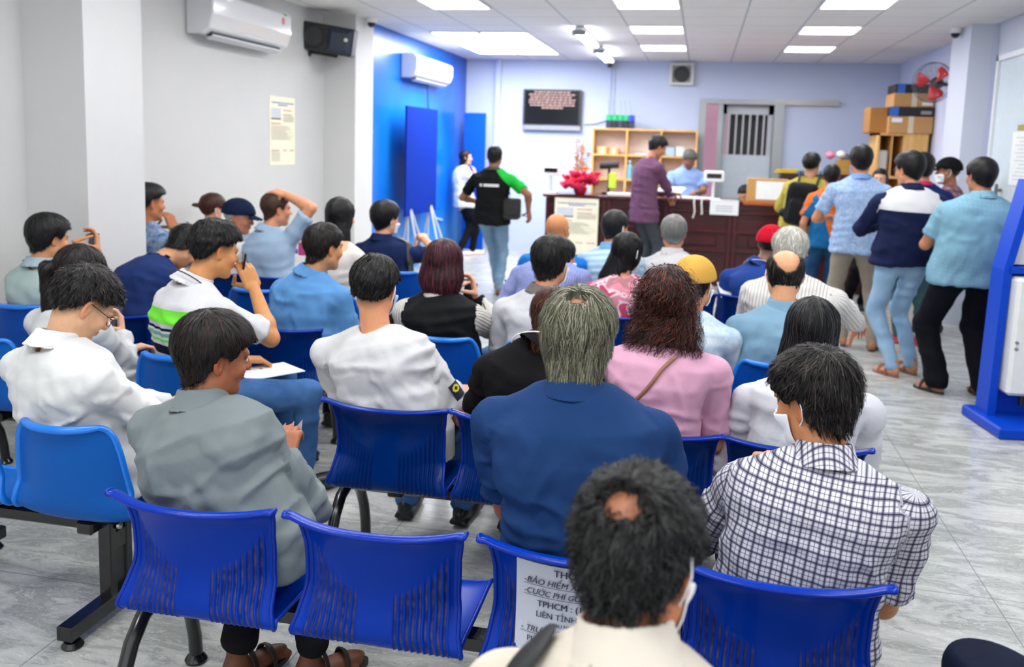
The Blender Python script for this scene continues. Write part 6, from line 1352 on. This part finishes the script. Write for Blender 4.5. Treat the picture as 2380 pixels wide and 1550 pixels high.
r = empty('toy_phone', at(702, 578, 6.1), 'small pink handset held up in the second row by the wall', 'toy'); b = MB(); b.box((-.03, -.008, -.05), (.03, .008, .05), bev=.008); b.build('case', mat('#e04a86', .4), r)
b = MB(); b.box((-.055, -.008, -.04), (-.034, .01, -.0), bev=.006); b.build('purple_band', mat('#8a5ad0', .4), r)
i = pp['cream']; N_ = i['N']
strap(i, i['N']+[-.115, .03, .03], i['N']+[-.085, -.14, -.30], -1, .044, label='black shoulder bag strap over the left shoulder of the man in cream', name='shoulder_bag', col='#191a1d', bag=((-.32, 1.25, .46), (-.16, 1.45, .62)))
i = pp['mint']; strap(i, i['N']+[-.12, .03, .03], i['P']+[.15, -.12, .12], -1, .035, label='black cross-body bag strap on the man in the mint polo', bag=((-3.42, 4.4, .56), (-3.3, 4.5, .68)))
i = pp['navybent']; strap(i, i['N']+[.10, .0, .03], i['P']+[-.14, -.10, .12], -1, .038, label='dark grey cross-body bag strap on the bending man in navy', col='#33342f', bag=((-3.0, 4.55, .55), (-2.86, 4.66, .66)))
i = pp['pink']; strap(i, i['N']+[.06, -.1, -.02], i['P']+[-.19, -.08, .10], -1, .014, label='thin brown bag strap across the back of the woman in pink', col='#8a5a4a', bag=((-.22, 3.42, .54), (-.10, 3.5, .64)), off=.006)
i = pp['greenblack']; strap(i, i['N']+[-.08, .02, .03], i['P']+[.19, -.02, .10], 1, .03, label='black camera bag slung at the hip of the walking man', col='#141518', bag=((-2.09, 9.42, .86), (-1.91, 9.58, 1.09)))
b = MB(); b.v = []; V, F = None, None
i = pp['greenblack']; r = empty('shirt_print', i['N'], 'pale printed line across the back of the black and green shirt', 'print'); 
xs = np.linspace(-.115, .10, 26); q_ = np.array([i['N']+np.array([x, -.3, z]) for z in (-.185, -.155) for x in xs], np.float32)
for _ in range(40): q_[:, 1] += np.clip(i['topfn'](q_)-.006, -.02, .02)*.8
b = MB(); b.add(q_-i['N'], [(k, k+1, k+27, k+26) for k in range(25) if k not in (3, 4)]); b.build('print', mat('#cfd4d0', .6), r)
i = pp['tee']; sp = i['Sh'][1]+(i['El'][1]-i['Sh'][1])*.55; ax = (i['El'][1]-i['Sh'][1]); ax /= np.linalg.norm(ax); nn = np.array([.9, -.42, .1]); nn -= ax*(nn @ ax); nn /= np.linalg.norm(nn); sd_ = np.cross(ax, nn)
r = empty('sleeve_patch', i['N'], 'dark square patch with a yellow swirl on the white T-shirt sleeve', 'patch')
def patchpts(w0, w1, h0, h1, d, n=8):
    q = np.array([sp+nn*.12+sd_*(w0+(w1-w0)*a/n)+ax*(h0+(h1-h0)*c/n) for c in range(n+1) for a in range(n+1)], np.float32)
    for _ in range(30): q -= (nn*np.clip(i['topfn'](q)-d, -.02, .02)[:, None]*.8).astype(np.float32)
    return q-i['N'], [(c*(n+1)+a, c*(n+1)+a+1, (c+1)*(n+1)+a+1, (c+1)*(n+1)+a) for c in range(n) for a in range(n)]
b = MB(); b.add(*patchpts(-.026, .026, -.034, .034, .010)); b.build('patch', mat('#1a2238', .6), r, True)
b = MB(); q, F = patchpts(-.018, .018, -.026, .004, .0125, 9); F = [f for k, f in enumerate(F) if 2.0 < math.hypot(k % 9-4, k//9-4) < 4.4]; b.add(q, F); b.build('swirl', mat('#e6d61e', .6), r, True)
# backpack on the man in yellow
i = pp['yellow']; r = empty('backpack', i['N'], 'large black backpack with a white tag on the man in yellow', 'backpack'); r.rotation_euler = (0, math.radians(6), math.radians(-12))
def bp(P): return smin(smin(rbox(P, (-.02, -.26, -.26), (.15, .085, .22), .06), rbox(P, (-.02, -.34, -.34), (.11, .05, .12), .04), .02), cone(P, (-.17, -.24, -.38), (.13, -.24, -.38), .05, .05), .02)+.006*vnoise(P*14)
V, F = nets(bp, (-.26, -.45, -.56), (.22, -.12, .0), .011); link('bag_body', npmesh('bag_body', V, F, cloth('plain', '#17181b', rough=.6)), r)
for sx_ in (-.09, .09): b = MB(); b.tube([(sx_, -.20, -.10), (sx_*1.1, -.06, .045), (sx_*1.2, .10, .0), (sx_*1.5, .13, -.2), (sx_*1.6, .0, -.38), (sx_, -.2, -.42)], .012, 8, flat=2.2); b.build('shoulder_strap', mat('#1a1b1e', .6), r, True)
b = MB(); b.lathe([(.002, -.015), (.028, -.008), (.028, .008), (.002, .015)], c=(.10, -.335, -.24), n=14, axis=1); b.build('white_tag', mat('#e0e0e0', .5), r, True); b = MB(); b.tube([(.12, -.24, -.30), (.15, -.26, -.42), (.13, -.25, -.50)], .018, 8, flat=.5); b.build('tan_strap', mat('#a58a5a', .7), r, True)
b = MB(); b.tube([(.15, -.22, -.62), (.15, -.22, -.70)], .014, 8); b.tube([(.14, -.23, -.5), (.15, -.22, -.64)], .004, 6); b.build('teal_charm', mat('#1fa0a8', .5), r, True)
# backpack straps on seated man
i = pp['backpackman']; strap(i, i['N']+[.12, .0, .02], i['P']+[.20, -.1, .14], 1, .06, label='dark backpack strap over the right shoulder of the seated man in navy', name='backpack_strap', col='#2a2926'); i = pp['behind']
strap(i, i['N']+[-.12, .0, .02], i['N']+[.14, -.14, -.2], 1, .12, label='black pack strap over the man in blue with the pink collar', name='backpack_strap', col='#1a1a1e')
# papers in hands and on laps
sheet('paper_sheet', at(1560, 441, 10.95)+[0, 0, .0], .30, .21, -15, 'white papers in the hands of the man in mauve', n=2, tilt=14)
sheet('paper_sheet', at(618, 868, 3.78)*[1, 1, 0]+[0, 0, .575], .21, .28, -35, 'white paper lying on the jeans of the man in the striped polo')
sheet('paper_sheet', (.27, 6.35, .70), .2, .15, 15, 'white papers beside the man in the red cap', n=3, tilt=35)
sheet('paper_sheet', (.40, 3.5, .58), .2, .28, 0, 'sheet of paper in the lap of the woman in the white blouse')
p_ = at(655, 1004, 2.70)
r = empty('folded_papers', p_, 'crumpled white papers held in front of the grey shirt', 'paper'); 
for k in range(3): b = MB(); b.add([(-.05+.03*k, 0, -.03), (.0+.03*k, .02, -.02), (.015+.03*k, .0, .035+.008*k), (-.05+.03*k, .001, -.031), (.0+.03*k, .021, -.021), (.015+.03*k, .002, .035+.008*k)], [(0, 1, 2), (5, 4, 3), (0, 3, 4, 1), (1, 4, 5, 2), (2, 5, 3, 0)]); b.build('sheet_corner', mat('#e9eaee', .6), r)
